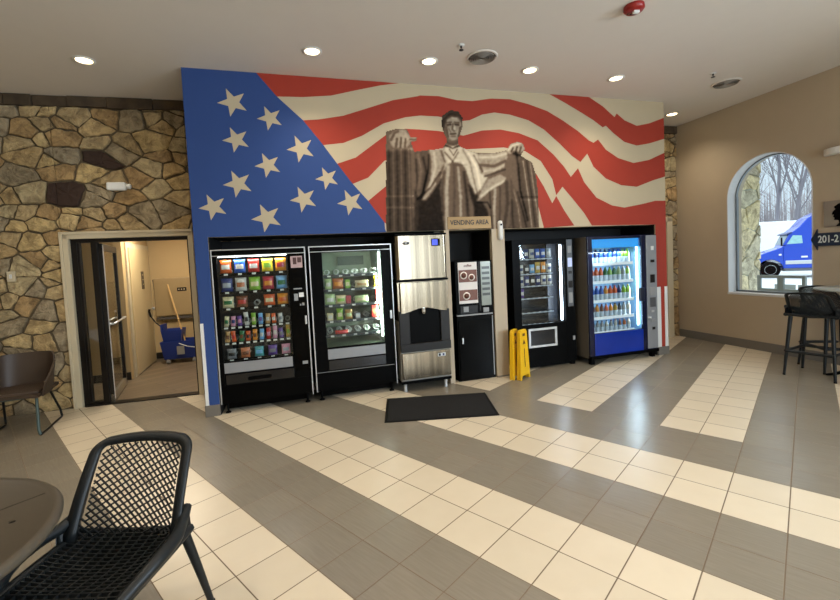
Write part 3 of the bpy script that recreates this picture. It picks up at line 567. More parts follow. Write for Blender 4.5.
def sprink(x, y, label):
    t = thing('ceiling_sprinkler', label, 'sprinkler', (x,y,ZC))
    b = MB(); b.lathe([(.034,-.001),(.036,-.006),(.02,-.01),(.012,-.012)],16); b.build('escutcheon', M_white, t)
    b = MB(); b.lathe([(.010,-.008),(.010,-.03),(.004,-.032),(.004,-.05)],10); b.build('sprinkler_body', M_dark, t)
    b = MB(); b.lathe([(.0001,-.05),(.024,-.05),(.024,-.053),(.0001,-.053)],14); b.build('deflector', M_dark, t)
sprink(.542,4.412,'small ceiling sprinkler next to the large round vent'); sprink(3.818,5.415,'small ceiling sprinkler by the vent near the window wall')
t = thing('fire_alarm_strobe','red round ceiling fire alarm with a clear strobe','fire alarm',(2.034,3.874,ZC))
b = MB(); b.lathe([(.085,-.001),(.088,-.03),(.07,-.05),(.0001,-.052)],28); b.build('alarm_body', mat('alarm_red','#8e1a14',.35), t)
b = MB(); b.box(-.02,.035,-.035,-.0,-.075,-.05); b.build('strobe_lens', M_white, t, bevel=.006)
for k in range(3):
    b = MB(); b.box(-.05+.03*k,-.035+.03*k,.025,.045,-.053,-.049); b.build('sounder_slot', M_dark, t)
# ------------------------------------------------------------- vending machine kit
GL = glass('machine_glass',(.9,.93,.93),.03,1.35)
M_price = mat('price_label','#cfd0c8',.5,var=.1,scale=60)
M_coil = mat('coil_wire','#d5d9d4',.35,metal=.3)
def coil_mesh():
    b = MB(); pts = []
    for k in range(4*10+1):
        a = 2*pi*k/10; pts.append((.030*cos(a), .02+k*.0055, .034+.030*sin(a)))
    b.tube(pts,.0028,4); me = b.build('spiral_coil', M_coil); return me
coil0 = coil_mesh(); COIL = coil0.data; bpy.data.objects.remove(coil0)
COILD = COIL.copy(); COILD.materials[0] = mat('coil_dark','#2a2d33',.4,metal=.5)
def coil_at(x, z, y, par, s=1, me=None):
    o = bpy.data.objects.new('spiral_coil', me or COIL); COL.objects.link(o); o.parent = par; o.location = (x,y,z); o.scale = (s,1,s)
def cabinet(t, w, z0, z1, dep, inner, gx0, gx1, gz0, gz1, mb_front=M_black, cm=None):
    b = MB(); th = .02; cm = cm or [M_black, inner]
    b.box(0,th,0.03,dep,z0,z1); b.box(w-th,w,0.03,dep,z0,z1); b.box(th,w-th,dep-th,dep,z0,z1); b.box(th,w-th,.03,dep,z0,z0+th); b.box(th,w-th,.03,dep,z1-th,z1)
    b.build('cabinet', cm, t, bevel=.004)
    b = MB(); b.box(gx0-.03,gx0-.01,.035,dep-.03,gz0-.02,gz1+.02); b.box(gx1+.01,gx1+.03,.035,dep-.03,gz0-.02,gz1+.02); b.box(gx0-.03,gx1+.03,dep-.05,dep-.03,gz0-.02,gz1+.02)
    b.box(gx0-.03,gx1+.03,.035,dep-.03,gz1+.02,gz1+.04); b.box(gx0-.03,gx1+.03,.035,dep-.03,gz0-.04,gz0-.02)
    b.build('inner_liner', inner, t)
    b = MB(); b.box(0,gx0,0,.03,z0,z1); b.box(gx1,w,0,.03,z0,z1); b.box(gx0,gx1,0,.03,gz1,z1); b.box(gx0,gx1,0,.03,z0,gz0); b.build('door_frame', mb_front, t, bevel=.003)
    b = MB(); b.box(gx0,gx1,.008,.013,gz0,gz1); b.build('glass_pane', GL, t)
def shelf(t, x0, x1, z, dep, m=M_black, tags=0, y0=.06):
    b = MB(); b.box(x0,x1,y0+.012,dep-.06,z-.012,z); o = b.build('shelf', m, t)
    c = MB(); c.box(x0,x1,y0,y0+.012,z-.026,z+.004); r = c.build('shelf_rail', m, o)
    for k in range(tags):
        c = MB(); xx = x0+(k+.5)*(x1-x0)/tags; c.box(xx-.02,xx+.02,y0-.004,y0,z-.022,z-.002); c.build('price_tag', M_price, o)
    return o
ORD = ['first','second','third','fourth','fifth','sixth','seventh','eighth','ninth','tenth','eleventh']
CMAT = {}
def pmat(name, col): return mat('wrap_'+name.replace(' ','_'), col, .3, var=.42, scale=26)
PC = {'orange':'#c8541c','blue':'#1c55b0','red':'#b42a22','yellow':'#e0c22a','amber':'#d88a24','navy':'#182c66','white':'#c9c6bd','lime':'#7fae35','crimson':'#a52a3a','sky blue':'#6fa6d2','tan':'#b08a55','brown':'#6b3a20','green':'#1f6a3a','pale green':'#a9c08a','pink':'#c98aa0','purple':'#5e3f86','teal':'#3a8f95','silver':'#9aa0a5','black':'#1a1a1c','cream':'#cfc39a','copper':'#b0643a','gold':'#b99a3a','grey':'#77787a'}
BAGS = {}
def bag(name, label, cat, w, h, th, col, col2, parent_m, x, y, z, group, tilt=0, shape='bag'):
    key = (name,w,h,th,col,col2)
    if key not in BAGS:
        t = bpy.data.objects.new(name, None); 
        b = MB(); nu, nv = 6, 8
        def fn(side):
            def g(u, v):
                e = max(0, 1-abs(2*u-1)**2.5)*max(0, 1-abs(2*v-1)**4)
                return ((u-.5)*w*(1-.06*sin(pi*v)), side*th/2*e**.6+.0008*side, v*h)
            return g
        b.sheet(fn(-1),nu,nv); b.sheet(fn(1),nu,nv)
        k = len(b.v)
        body = b.build('wrapper', pmat(col,PC[col])); me1 = body.data; bpy.data.objects.remove(body)
        b = MB()
        g = fn(-1)
        P = [[g(.14+.72*i/4,.30+.34*j/3) for i in range(5)] for j in range(4)]
        b.add([(p[0],p[1]-.0015,p[2]) for r in P for p in r],[(j*5+i,j*5+i+1,j*5+i+6,j*5+i+5) for j in range(3) for i in range(4)],0,True)
        P = [(g(.5+.26*cos(a),.5+.2*sin(a))) for a in [2*pi*q/10 for q in range(10)]]
        band_ = b.build('printed_panel', pmat(col2,PC[col2])); me2 = band_.data; bpy.data.objects.remove(band_)
        BAGS[key] = (me1, me2)
    me1, me2 = BAGS[key]
    t = bpy.data.objects.new(name, me1); COL.objects.link(t)
    c = bpy.data.objects.new('printed_panel', me2); COL.objects.link(c); c.parent = t
    t.matrix_world = parent_m @ Matrix.Translation((x,y,z+.003)) @ Matrix.Rotation(tilt,4,'Y')
    return tag(t, label, cat, group)
# ---- machine 1: crisps and candy
X1 = -.888; m1 = thing('snack_vending_machine','tall black snack vending machine full of coloured crisp bags, nearest the blue wall end','vending machine',F.w(X1),F.ang); mm = Matrix.Translation(F.w(X1))@Matrix.Rotation(F.ang,4,'Z')
Wd = 1.003
M_in1 = mat('dark_liner','#15161a',.5)
cabinet(m1, Wd, .12, 1.84, .84, M_in1, .055, .800, .59, 1.765)
sh1 = [1.572,1.366,1.182,.969,.790,.599]
ROWS1 = [[('orange','white'),('blue','white'),('red','white'),('yellow','lime'),('amber','crimson')],
         [('navy','silver'),('white','copper'),('lime','cream'),('crimson','amber'),('sky blue','green')],
         [('cream','green'),('brown','red'),None,('orange','cream'),('amber','orange')]]
WORD = ['top','second','third','fourth','fifth','lowest']
for r, z in enumerate(sh1):
    s_ = shelf(m1,.06,.795,z,.80,M_black,5 if r in (0,1,2,5) else 10)
    n = 5 if r in (0,1,2,5) else 10
    for k in range(n):
        xx = .06+(k+.5)*(.735)/n; coil_at(xx, z, .112, m1, 1 if n == 5 else .85)
        if r < 3:
            q = ROWS1[r][k]
            if q is None: continue
            bag('crisp_bag', f'{q[0]} and {q[1]} crisp bag, {ORD[k]} from the blue wall on the {WORD[r]} shelf', 'snack', .122, .150 if r < 2 else .125, .05, q[0], q[1], mm, xx, .085, z, f'crisp bags on the {WORD[r]} shelf')
rn = random.Random(8)
C4 = [('cream','green'),('pink','navy'),('purple','pink'),('white','black'),('lime','cream'),('sky blue','purple'),('tan','white'),('orange','white'),('white','grey'),None]
C5 = [('tan','brown'),('orange','red'),('green','brown'),('orange','black'),('amber','brown'),('sky blue','white'),('red','pink'),('pink','white'),('purple','grey'),('gold','lime')]
C6 = [('grey','black'),('copper','brown'),('teal','sky blue'),('purple','grey'),('pink','silver')]
for r, cs in ((3,C4),(4,C5),(5,C6)):
    n = len(cs); z = sh1[r]
    for k, q in enumerate(cs):
        if q is None: continue
        xx = .06+(k+.5)*.735/n
        kind = 'candy_bar' if n > 6 else 'cookie_pack'
        bag(kind, f'{q[0]} and {q[1]} {"candy bar" if n > 6 else "cookie pack"}, {ORD[k]} from the blue wall, {WORD[r]} shelf','snack', .05 if n > 6 else .10, rn.uniform(.11,.15) if n > 6 else .115, .025 if n > 6 else .035, q[0], q[1], mm, xx, .085, z, f'{kind.replace("_"," ")}s on the {WORD[r]} shelf', tilt=rn.uniform(-.12,.12) if n > 6 else 0)
def strip(t, x0, x1, z0, z1, name, m, y=-.006, y1=0, bv=.001): 
    b = MB(); b.box(x0,x1,y,y1,z0,z1); return b.build(name, m, t, bevel=bv)
M_kick = mat('satin_grey_band','#8b8d90',.4,metal=.2)
def frame_trim(t, w):
    strip(t,0,.012,.115,1.84,'side_trim',M_silver); strip(t,w-.012,w,.10,1.84,'side_trim',M_silver); strip(t,0,w,1.828,1.84,'top_trim',M_silver,-.007)
frame_trim(m1, Wd); strip(m1,.012,Wd-.012,1.766,1.774,'header_trim',M_silver,-.005)
strip(m1,.06,.79,.46,.575,'price_band',M_kick)
o = strip(m1,.07,.80,.33,.44,'delivery_flap',mat('flap_black','#111113',.25),-.008); strip(o,.3,.55,.36,.40,'flap_handle',M_black,-.016,-.008)
strip(m1,.012,.99,.125,.32,'kick_panel',M_black,-.004)
pn = strip(m1,.815,.985,.40,1.76,'control_panel',M_blk2,-.008)
pp = strip(pn,.835,.965,1.60,1.735,'printed_card',mat('card_pink','#b59a9a',.5,var=.3,scale=30),-.011,-.008)
strip(pp,.86,.90,1.64,1.72,'card_picture',mat('card_dark','#4a2c2a',.5,var=.3),-.012,-.011); strip(pp,.91,.955,1.66,1.72,'card_picture',mat('card_dark','#4a2c2a',.5),-.012,-.011)
strip(pn,.85,.945,1.35,1.365,'display',M_grey,-.011,-.008); strip(pn,.85,.895,1.22,1.30,'keypad',M_grey,-.014,-.008); strip(pn,.905,.96,1.26,1.31,'card_reader',M_white,-.02,-.008); strip(pn,.91,.925,1.16,1.18,'coin_button',M_grey,-.014,-.008); strip(pn,.935,.96,1.16,1.19,'coin_slot',M_grey,-.014,-.008)
hd = strip(pn,.955,.978,.94,1.04,'door_lock',M_silver,-.022,-.008,.003)
strip(pn,.90,.96,.475,.51,'coin_return',M_grey,-.016,-.008)
for x in (.03,Wd-.10): 
    [MB().lathe([(.03,0),(.03,.012),(.012,.02),(.012,.12)],12,c=(x+.03,yy,0)).build('foot', M_black, m1) for yy in (.06,.76)]
b = MB(); b.box(.06,Wd-.06,.1,.78,.03,.12); b.build('base_tray', M_black, m1)
b = MB(); b.box(.07,.79,.03,.05,1.755,1.763); b.build('led_tube', mat('led_white','#ffffff',.5,emit=14,ecol='#f4f6ff'), m1)
light('AREA','machine_lamp',(.43,.05,1.75),2.6,(1,.97,.92),parent=m1,target=(.43,.09,.9),shape='RECTANGLE',size=.7,size_y=.03)
# ---- machine 2: chilled food
X2 = .152; m2 = thing('chilled_vending_machine','black chilled food vending machine with half empty shelves and a lit tube','vending machine',F.w(X2),F.ang); mm2 = Matrix.Translation(F.w(X2))@Matrix.Rotation(F.ang,4,'Z')
W2 = .985; M_in2 = mat('green_grey_liner','#7f8f78',.4)
cabinet(m2, W2, .12, 1.84, .84, M_in2, .150, .850, .630, 1.760)
frame_trim(m2, W2); strip(m2,.012,W2-.012,1.77,1.776,'header_trim',M_silver,-.005)
strip(m2,.155,.85,.49,.61,'price_band',M_kick); strip(m2,.012,W2-.03,.34,.345,'lower_seam',M_grey); strip(m2,.16,.85,.36,.475,'delivery_flap',mat('flap_black','#111113',.25),-.008)
strip(m2,.93,.955,.92,1.02,'door_lock',M_silver,-.022,0,.003)
strip(m2,.012,.97,.125,.335,'kick_panel',M_black,-.004)
for x in (.03,W2-.10):
    [MB().lathe([(.03,0),(.03,.012),(.012,.02),(.012,.12)],12,c=(x+.03,yy,0)).build('foot', M_black, m2) for yy in (.06,.76)]
b = MB(); b.box(.06,W2-.06,.1,.78,.03,.12); b.build('base_tray', M_black, m2)
b = MB(); b.box(.40,.75,.72,.76,1.60,1.72); b.build('cooling_grille', mat('grille_green','#46544a',.5), m2)
sh2 = [1.488,1.316,1.130,.939,.765]
for r, z in enumerate(sh2):
    shelf(m2,.155,.845,z,.80,mat('shelf_dark_green','#20292a',.4),5)
    for k in range(6): coil_at(.155+(k+.5)*.115, z, .125, m2, 1)
FOOD = [(1,1,'copper','amber',.13,.13,'wrap'),(1,2,'lime','cream',.06,.11,'cup'),(1,3.5,'cream','tan',.17,.09,'tray'),(1,5.2,'yellow','cream',.10,.14,'wrap'),(1,0,'pale green','white',.08,.13,'wrap'),
        (2,.1,'pale green','white',.12,.13,'wrap'),(2,1.2,'cream','lime',.12,.11,'tray'),(2,2.0,'crimson','red',.06,.10,'cup'),(2,3.4,'pale green','cream',.17,.09,'tray'),(2,5.3,'red','white',.08,.155,'carton'),
        (3,0,'cream','white',.07,.09,'cup'),(3,1,'lime','cream',.08,.14,'wrap'),(3,1.95,'tan','pale green',.09,.12,'tray'),(3,4.75,'red','copper',.085,.15,'carton'),(3,5.4,'pale green','silver',.05,.09,'cup'),(3,2.9,'silver','white',.06,.07,'cup'),
        (4,1.1,'red','crimson',.16,.05,'tray')]
for (r,k,c1,c2,w_,h_,kd) in FOOD:
    xx = .155+(k+.5)*.115
    if kd == 'carton' or kd == 'cup':
        b = MB(); b.box(-w_/2,w_/2,0,.05,0,h_); o = b.build('food_'+kd, pmat(c1,PC[c1]), None, bevel=.006); b = MB(); b.box(-w_*.35,w_*.35,-.0015,0,h_*.3,h_*.7); k2 = b.build('printed_panel', pmat(c2,PC[c2]), o)
        o.matrix_world = mm2@Matrix.Translation((xx,.075,sh2[r]+.002)); 
    else:
        o = bag('food_'+kd,'x','snack',w_,h_,.06,c1,c2,mm2,xx,.09,sh2[r],None)
    tag(o, f'{c1} and {c2} food {kd} on the {WORD[r]} shelf of the chilled machine','food',f'chilled food on the {WORD[r]} shelf')
b = MB(); b.tube([(.835,.05,.70),(.835,.05,1.74)],.012,10); b.build('led_tube', mat('tube_white','#f2fff4',.5,emit=16,ecol='#eafff0'), m2)
light('AREA','machine_lamp',(.80,.06,1.2),14,(.86,1,.86),parent=m2,target=(.40,.30,1.2),shape='RECTANGLE',size=.03,size_y=1.0)
# ---- ice machine
YI = -.10; XI = 1.165
ic = thing('ice_machine','stainless steel hotel ice dispenser on short legs with a small blue screen','ice machine',F.w(XI,0,YI),F.ang); WI = .65
b = MB(); b.prism([(0,0.0),(.03,-.03),(WI-.03,-.03),(WI,0),(WI,.60),(0,.60)],'z',1.385,1.925); b.build('ice_maker_head', M_steel, ic, bevel=.006)
MB().box(-.004,WI+.004,-.034,.60,1.925,1.945).build('dark_seam_band', M_black, ic, bevel=.003); MB().box(-.004,WI+.004,-.034,.60,1.36,1.385).build('dark_seam_band', M_black, ic, bevel=.003)
b = MB()
pts = [(0.03,1.35)]+[(.03+(WI-.06)*k/16, .975+.055*sin(pi*k/16)**2) for k in range(17)]+[(WI-.03,1.35)]
b.prism(pts,'y',-.035,.0); b.box(0,WI,0,.6,.88,1.36); b.build('upper_door', M_steel, ic, bevel=.004)
b = MB(); b.box(.0,.13,-.033,0,.50,1.0); b.box(WI-.12,WI,-.033,0,.50,1.0); b.box(.0,WI,-.05,0,.50,.60); b.build('dispenser_surround', mat('graphite_plastic','#14110e',.45,spec=.3), ic, bevel=.006)
b = MB(); b.box(.13,WI-.12,-.006,.0,.60,1.05); b.build('dispenser_recess', M_black, ic)
b = MB(); b.lathe([(.028,1.035),(.03,.99),(.022,.96),(.0,.95)],14,c=(.31,-.04,0)); b.build('ice_chute', mat('chrome','#d0d4d8',.1,metal=1), ic)
b = MB(); b.box(0,WI,-.0,.6,.13,.88); b.build('lower_cabinet', mat('side_steel','#8f8b82',.4,metal=.6), ic, bevel=.004)
b = MB(); b.box(.015,WI-.01,-.04,0,.16,.485); b.build('lower_panel', M_steel, ic, bevel=.006)
b = MB(); b.box(.0,WI,-.01,.6,.10,.135); b.build('base_rail', M_black, ic)
for x in (.05,WI-.07):
    for y in (.03,.54):
        b = MB(); b.lathe([(.022,0),(.024,.015),(.02,.03),(.026,.11)],12,c=(x,y,0)); b.build('leg', M_silver, ic)
def badge(x, z, par, y=-.036):
    o = MB().lathe([(.0001,-.003),(.042,-.003),(.044,0)],24,axis='y').build('maker_badge', M_silver, par); o.location = (x,y,z); o.scale = (1,1,.55)
    for dx in (-.02,.02):
        MB().lathe([(.0001,-.005),(.015,-.005),(.015,-.003)],12,c=(dx,0,0),axis='y').build('badge_mark', M_black, o)
badge(.13,1.83,ic); 
o = strip(ic,.455,.565,1.785,1.875,'screen_bezel',M_black,-.037,-.03); strip(o,.462,.535,1.795,1.865,'blue_screen',mat('screen_blue','#1a2a9a',.3,emit=1.2,ecol='#2338c8'),-.039,-.037)
o = strip(ic,.47,.57,.41,.45,'red_blue_badge',M_silver,-.044,-.04); strip(o,.48,.505,.415,.445,'badge_mark',M_black,-.046,-.044); strip(o,.53,.555,.415,.445,'badge_mark',mat('mark_navy','#1b1f4a',.4),-.046,-.044)
# ---- coffee machine on its cabinet
XC = 1.965
cc = thing('coffee_base_cabinet','black cabinet with a small silver latch under the coffee machine','cabinet',F.w(XC,0,.015),F.ang); WC_ = .53
b = MB(); b.box(0,WC_,.0,.56,.0,.86); b.build('cabinet_body', M_blk2, cc, bevel=.006)
b = MB(); b.box(.02,WC_-.05,-.012,0,.04,.80); b.build('cabinet_door', M_blk2, cc, bevel=.003)
o = strip(cc,.055,.075,.50,.58,'door_latch',M_silver,-.03,-.012,.003); strip(cc,WC_-.03,WC_-.015,.04,.84,'side_strip',M_grey,-.004)
cf = thing('coffee_vending_machine','black coffee machine with a printed coffee poster, on the black cabinet','coffee machine',F.w(XC,.862,.015),F.ang)
b = MB(); b.box(0.0,WC_,.0,.54,.02,.715); b.box(.02,WC_-.02,.02,.5,0,.02); b.build('machine_body', M_black, cf, bevel=.008)
po = strip(cf,.045,.31,.16,.70,'printed_poster',mat('poster_white','#d8d2cc',.5,var=.03),-.008)
def cup(x, z, r): 
    MB().lathe([(.0001,-.003),(r,-.003),(r,0)],20,c=(x,-.008,z),axis='y').build('cup_picture', mat('poster_cup','#e8ded4',.5), po); MB().lathe([(.0001,-.004),(r*.7,-.004),(r*.7,-.003)],20,c=(x,-.008,z),axis='y').build('coffee_picture', mat('poster_coffee','#5a2a14',.5,var=.3), po)
strip(po,.05,.305,.44,.60,'poster_beans',mat('poster_beans','#6a3b28',.5,var=.45,scale=40),-.0095,-.008); strip(po,.05,.305,.20,.34,'poster_beans',mat('poster_beans','#6a3b28',.5),-.0095,-.008)
cup(.12,.53,.05); cup(.23,.50,.045); cup(.15,.26,.05)
text('poster_word','coffee',.045,mat('poster_ink','#6a2a1c',.5),po,(.18,-.010,.655)); 
strip(cf,.33,.35,.05,.70,'centre_gap',mat('gap_black','#020202',.6),-.004)
dp = strip(cf,.36,.50,.12,.70,'selection_panel',mat('panel_grey_green','#7d8076',.3,metal=.3),-.012)
for k in range(6): strip(dp,.375,.485,.60-.07*k,.635-.07*k,'selection_button',mat('button_dark','#3c3e3a',.3),-.016,-.012)
b = MB(); b.box(.06,.30,-.006,0,.03,.13); b.build('cup_bay', mat('gap_black','#020202',.6), cf); 
strip(cf,.10,.17,.05,.12,'cup_window',M_grey,-.01,-.006); strip(cf,.38,.46,.03,.09,'coin_return',M_grey,-.012,0)
strip(cf,.0,.51,-.0,.018,'tray_edge',M_grey,-.02)
# ---- plaque and detector
pq = thing('vending_sign','bronze wall plaque reading VENDING AREA above the coffee machine','sign',F.w(1.89,1.985,-.008),F.ang)
b = MB(); b.box(0,.61,-.0,.0075,.008,.165); b.build('plaque_plate', mat('brass_plate','#775c36',.4,metal=.5), pq, bevel=.002)
text('plaque_lettering','VENDING AREA',.085,mat('letter_brown','#0c0703',.6),pq,(.305,-.001,.088),width=.54)
dv = thing('wall_detector','white oblong detector high on the cream post beside the plaque','detector',F.w(2.55,1.83,-.045),F.ang)
b = MB(); b.lathe([(.0,.0),(.028,.01),(.034,.05),(.034,.20),(.028,.25),(.0,.26)],14,c=(.07,.02,0)); b.build('detector_shell', M_white, dv); b = MB(); b.box(.055,.085,-.016,-.008,.19,.215); b.build('detector_eye', M_dark, dv)
b = MB(); b.box(.04,.10,.02,.045,.02,.24); b.build('mounting_plate', M_white, dv)
# ---- snack machine 3
YS = .12; XS = 2.86
m3 = thing('snack_vending_machine','black vending machine with a bright vertical light strip and a silver framed delivery door','vending machine',F.w(XS,0,YS),F.ang); mm3 = Matrix.Translation(F.w(XS,0,YS))@Matrix.Rotation(F.ang,4,'Z')
W3 = .99; M_in3 = mat('blue_black_liner','#0a0d14',.5)
cabinet(m3, W3, .06, 1.83, .55, M_in3, .120, .830, .635, 1.76)
sh3 = [1.566,1.356,1.184,1.011,.808,.640]
for r, z in enumerate(sh3):
    s3 = shelf(m3,.125,.665,z,.50,M_black,6); strip(s3,.125,.665,z-.02,z-.006,'rail_strip',mat('pale_rail','#9fa9b8',.35),.054,.060)
    for k in range(6): coil_at(.125+(k+.5)*.09, z, .105, m3, .9, COILD)
D3 = [['black','navy','white','blue','blue','silver'],['white','black','sky blue','gold','amber','white'],['white','navy','black','navy','white','white'],['purple',None,None,None,None,None]]
for r, cs in enumerate(D3):
    for k, c_ in enumerate(cs):
        if not c_: continue
        c2 = 'white' if c_ != 'white' else 'navy'
        hh = .13 if r != 1 else (.15 if k in (3,4) else .12)
        bag('snack_pack', f'{c_} snack pack, {ORD[k]} from the cream post, {WORD[r]} shelf of strip lit machine','snack',.078,hh,.03,c_,c2,mm3,(.125+(k+.5)*.09),.082,sh3[r],f'snack packs on the {WORD[r]} shelf of the strip lit machine')
M_ledb = mat('led_cool','#ffffff',.5,emit=22,ecol='#dcebff')
b = MB(); b.box(.775,.80,.030,.045,.66,1.74); b.build('led_strip', M_ledb, m3)
b = MB(); b.box(.67,.83,.20,.22,.62,1.77); b.build('light_partition', mat('blue_grey_panel','#141c28',.5), m3)
light('AREA','machine_lamp',(.76,.05,1.2),2.5,(.75,.86,1),parent=m3,target=(.30,.20,1.2),shape='RECTANGLE',size=.03,size_y=1.0)
cp = strip(m3,.865,.955,.85,1.81,'control_panel',mat('panel_grey','#565b60',.35,metal=.2),-.008)
strip(cp,.88,.94,1.62,1.72,'display',M_grey,-.012,-.008); strip(cp,.875,.945,1.42,1.55,'keypad',mat('lit_pad','#aab6d8',.4,emit=.5),-.014,-.008)
strip(cp,.885,.905,1.32,1.36,'button',M_dark,-.014,-.008); strip(cp,.915,.935,1.32,1.36,'button',M_dark,-.014,-.008); strip(cp,.88,.94,1.12,1.22,'bill_slot',M_dark,-.022,-.008); strip(cp,.88,.94,.90,1.05,'coin_panel',M_grey,-.012,-.008)
b = MB(); b.box(.20,.66,-.02,0,.31,.34); b.box(.20,.66,-.02,0,.55,.58); b.box(.20,.235,-.02,0,.34,.55); b.box(.625,.66,-.02,0,.34,.55); dl = b.build('delivery_door_frame', M_silver, m3, bevel=.004)
strip(dl,.235,.625,.34,.55,'delivery_flap',mat('smoked_flap','#14161a',.15),-.006,0)
strip(m3,.93,.965,.36,.42,'lock_plate',M_grey,-.01)
for x in (.05,W3-.05):
    for y in (.05,.45):
        b = MB(); b.box(x-.03,x+.03,y-.03,y+.03,0,.06); b.build('foot', M_black, m3)
b = MB(); b.box(.05,W3-.05,.03,.45,.02,.06); b.build('base_tray', M_black, m3)
# ---- drink machine
XD = 3.945; YD = -.06
m4 = thing('drink_vending_machine','blue lit drink vending machine full of bottles, at the red end of the flag wall','vending machine',F.w(XD,0,YD),F.ang); mm4 = Matrix.Translation(F.w(XD,0,YD))@Matrix.Rotation(F.ang,4,'Z')
W4 = 1.20; M_in4 = mat('pale_blue_liner','#9fc4e6',.3)
cabinet(m4, W4, .09, 1.83, .68, M_in4, .075, .925, .45, 1.79, mat('navy_gloss','#0a1230',.2), [mat('side_grey','#5f5a52',.4)])
b = MB(); b.box(.075,.925,-.012,.0,.13,.445); b.build('blue_lower_panel', mat('panel_blue','#05267e',.25,var=.35,scale=2,emit=.06,ecol='#0a48e0'), m4, bevel=.004)
b = MB(); b.box(.08,.92,.05,.08,1.665,1.79); b.build('blue_header', mat('header_blue','#2f8fd0',.3,emit=.9,ecol='#2a8ad8'), m4)
sh4 = [1.440,1.182,.911,.666,.455]
DR = [[('navy','sky blue')]*2+[('navy','pink')]*2+[('blue','white')]*3+[('lime','lime')]*2,
      [('red','orange'),('red','orange'),('red','orange'),('green','green'),('green','lime'),('white','green'),('white','pale green'),('white','silver'),('copper','lime')],
      [('navy','blue'),('red','blue'),('navy','blue'),('red','amber'),('red','orange'),('crimson','orange'),('black','navy'),('green','lime'),('gold','lime')],
      [('black','brown'),('black','amber'),('brown','brown'),('black','orange'),('black','amber'),('black','gold'),('navy','black'),('grey','silver'),('silver','white')],
      [('black','grey'),('black','silver'),('brown','silver'),('black','white'),('brown','silver'),('copper','white'),('copper','brown'),('white','copper'),('silver','white')]]
BOT = {}
def bottle(cap, lab, liquid):
    key = (cap, lab)
    if key not in BOT:
        b = MB(); b.lathe([(.001,0),(.026,.001),(.029,.012),(.029,.06),(.0275,.075),(.029,.09),(.029,.125),(.024,.145),(.012,.165),(.011,.175)],14)
        o = b.build('bottle_body', mat('bottle_'+liquid.replace(' ','_'),PC[liquid],.12,coat=.4)); a = o.data; bpy.data.objects.remove(o)
        b = MB(); b.lathe([(.0295,.008),(.0298,.012),(.0298,.078),(.0295,.082)],14); o = b.build('x', mat('bottle_label_pale','#c3d4e2',.4,var=.25,scale=60)); l_ = o.data; bpy.data.objects.remove(o)
        b = MB(); b.lathe([(.0135,.172),(.0135,.188),(.0001,.189)],12); o = b.build('x', pmat(cap,PC[cap])); c_ = o.data; bpy.data.objects.remove(o)
        BOT[key] = (a, l_, c_)
    return BOT[key]
PLAC = ['first','second','third','fourth','fifth','sixth','seventh','eighth','ninth']
for r, z in enumerate(sh4):
    b = MB(); b.box(.085,.80,.04,.60,z-.012,z); s_ = b.build('shelf', M_white, m4); b = MB(); b.box(.085,.80,.030,.04,z-.03,z+.012); b.build('shelf_rail', mat('rail_white','#e8eef4',.3,emit=.25), s_)
    for k in range(9):
        cap, lab = DR[r][k]; liq = lab if r != 0 or k > 6 else ('navy' if k % 2 else 'blue'); lab = liq
        a, l_, c_ = bottle(cap, lab, liq)
        t = bpy.data.objects.new('drink_bottle', a); COL.objects.link(t)
        for nm2, me in (('bottle_label',l_),('bottle_cap',c_)):
            q = bpy.data.objects.new(nm2, me); COL.objects.link(q); q.parent = t
        lean = 0 if r < 4 else -.0
        t.matrix_world = mm4@Matrix.Translation(((.125+k*.0785),.089,z+.002))@Matrix.Rotation(lean,4,'X')@Matrix.Scale(1.08 if r < 3 else (1.0 if r == 3 else .82),4)
        tag(t, f'{lab} bottle with {cap} cap, {PLAC[k]} from the handleless side, {"top second third fourth lowest".split()[r]} shelf','bottle','bottles on the %s drink shelf'%("top second third fourth lowest".split()[r]))
b = MB(); b.box(.880,.900,.045,.06,.50,1.66); b.build('led_panel', mat('led_panel_cool','#ffffff',.5,emit=12,ecol='#bfe6ff'), m4)
light('AREA','machine_lamp',(.45,.03,1.60),6,(.72,.88,1),parent=m4,target=(.42,.16,.9),shape='RECTANGLE',size=.8,size_y=.05)
light('AREA','machine_lamp',(.83,.06,1.1),9,(.72,.88,1),parent=m4,target=(.40,.14,1.1),shape='RECTANGLE',size=.03,size_y=1.0)
b = MB(); b.box(.845,.94,-.05,-.013,.86,1.06); b.build('door_handle', mat('handle_navy','#10182c',.35), m4, bevel=.012)
sv = strip(m4,1.005,1.19,.14,1.82,'control_column',mat('silver_grey_panel','#8f9296',.35,metal=.35),-.014,0,.004)
for (a,b_,c,d_,nm2,mt_) in ((.08,.13,1.60,1.66,'display',M_white),(.07,.14,1.42,1.46,'card_slot',M_dark),(.06,.14,1.12,1.24,'bill_acceptor',M_dark),(.05,.15,.93,1.05,'keypad',M_grey),(.05,.15,.76,.90,'selection_keys',mat('keys_dark','#4c4d50',.4)),(.07,.12,.68,.71,'button',M_silver),(.06,.14,.53,.58,'coin_return',M_grey),(.08,.13,.42,.46,'return_cup',M_dark)):
    strip(sv,1.005+a,1.005+b_,c,d_,nm2,mt_,-.020,-.014)
MB().lathe([(.0001,-.035),(.022,-.033),(.024,-.014)],16,c=(1.04,0,.60),axis='y').build('key_lock', M_silver, sv)
strip(m4,.0,W4,.085,.13,'base_rail',M_black,-.02,.05)
for x in (.06,W4-.06):
    for y in (.06,.58):
        b = MB(); b.box(x-.03,x+.03,y-.03,y+.03,0,.09); b.build('foot', M_black, m4)
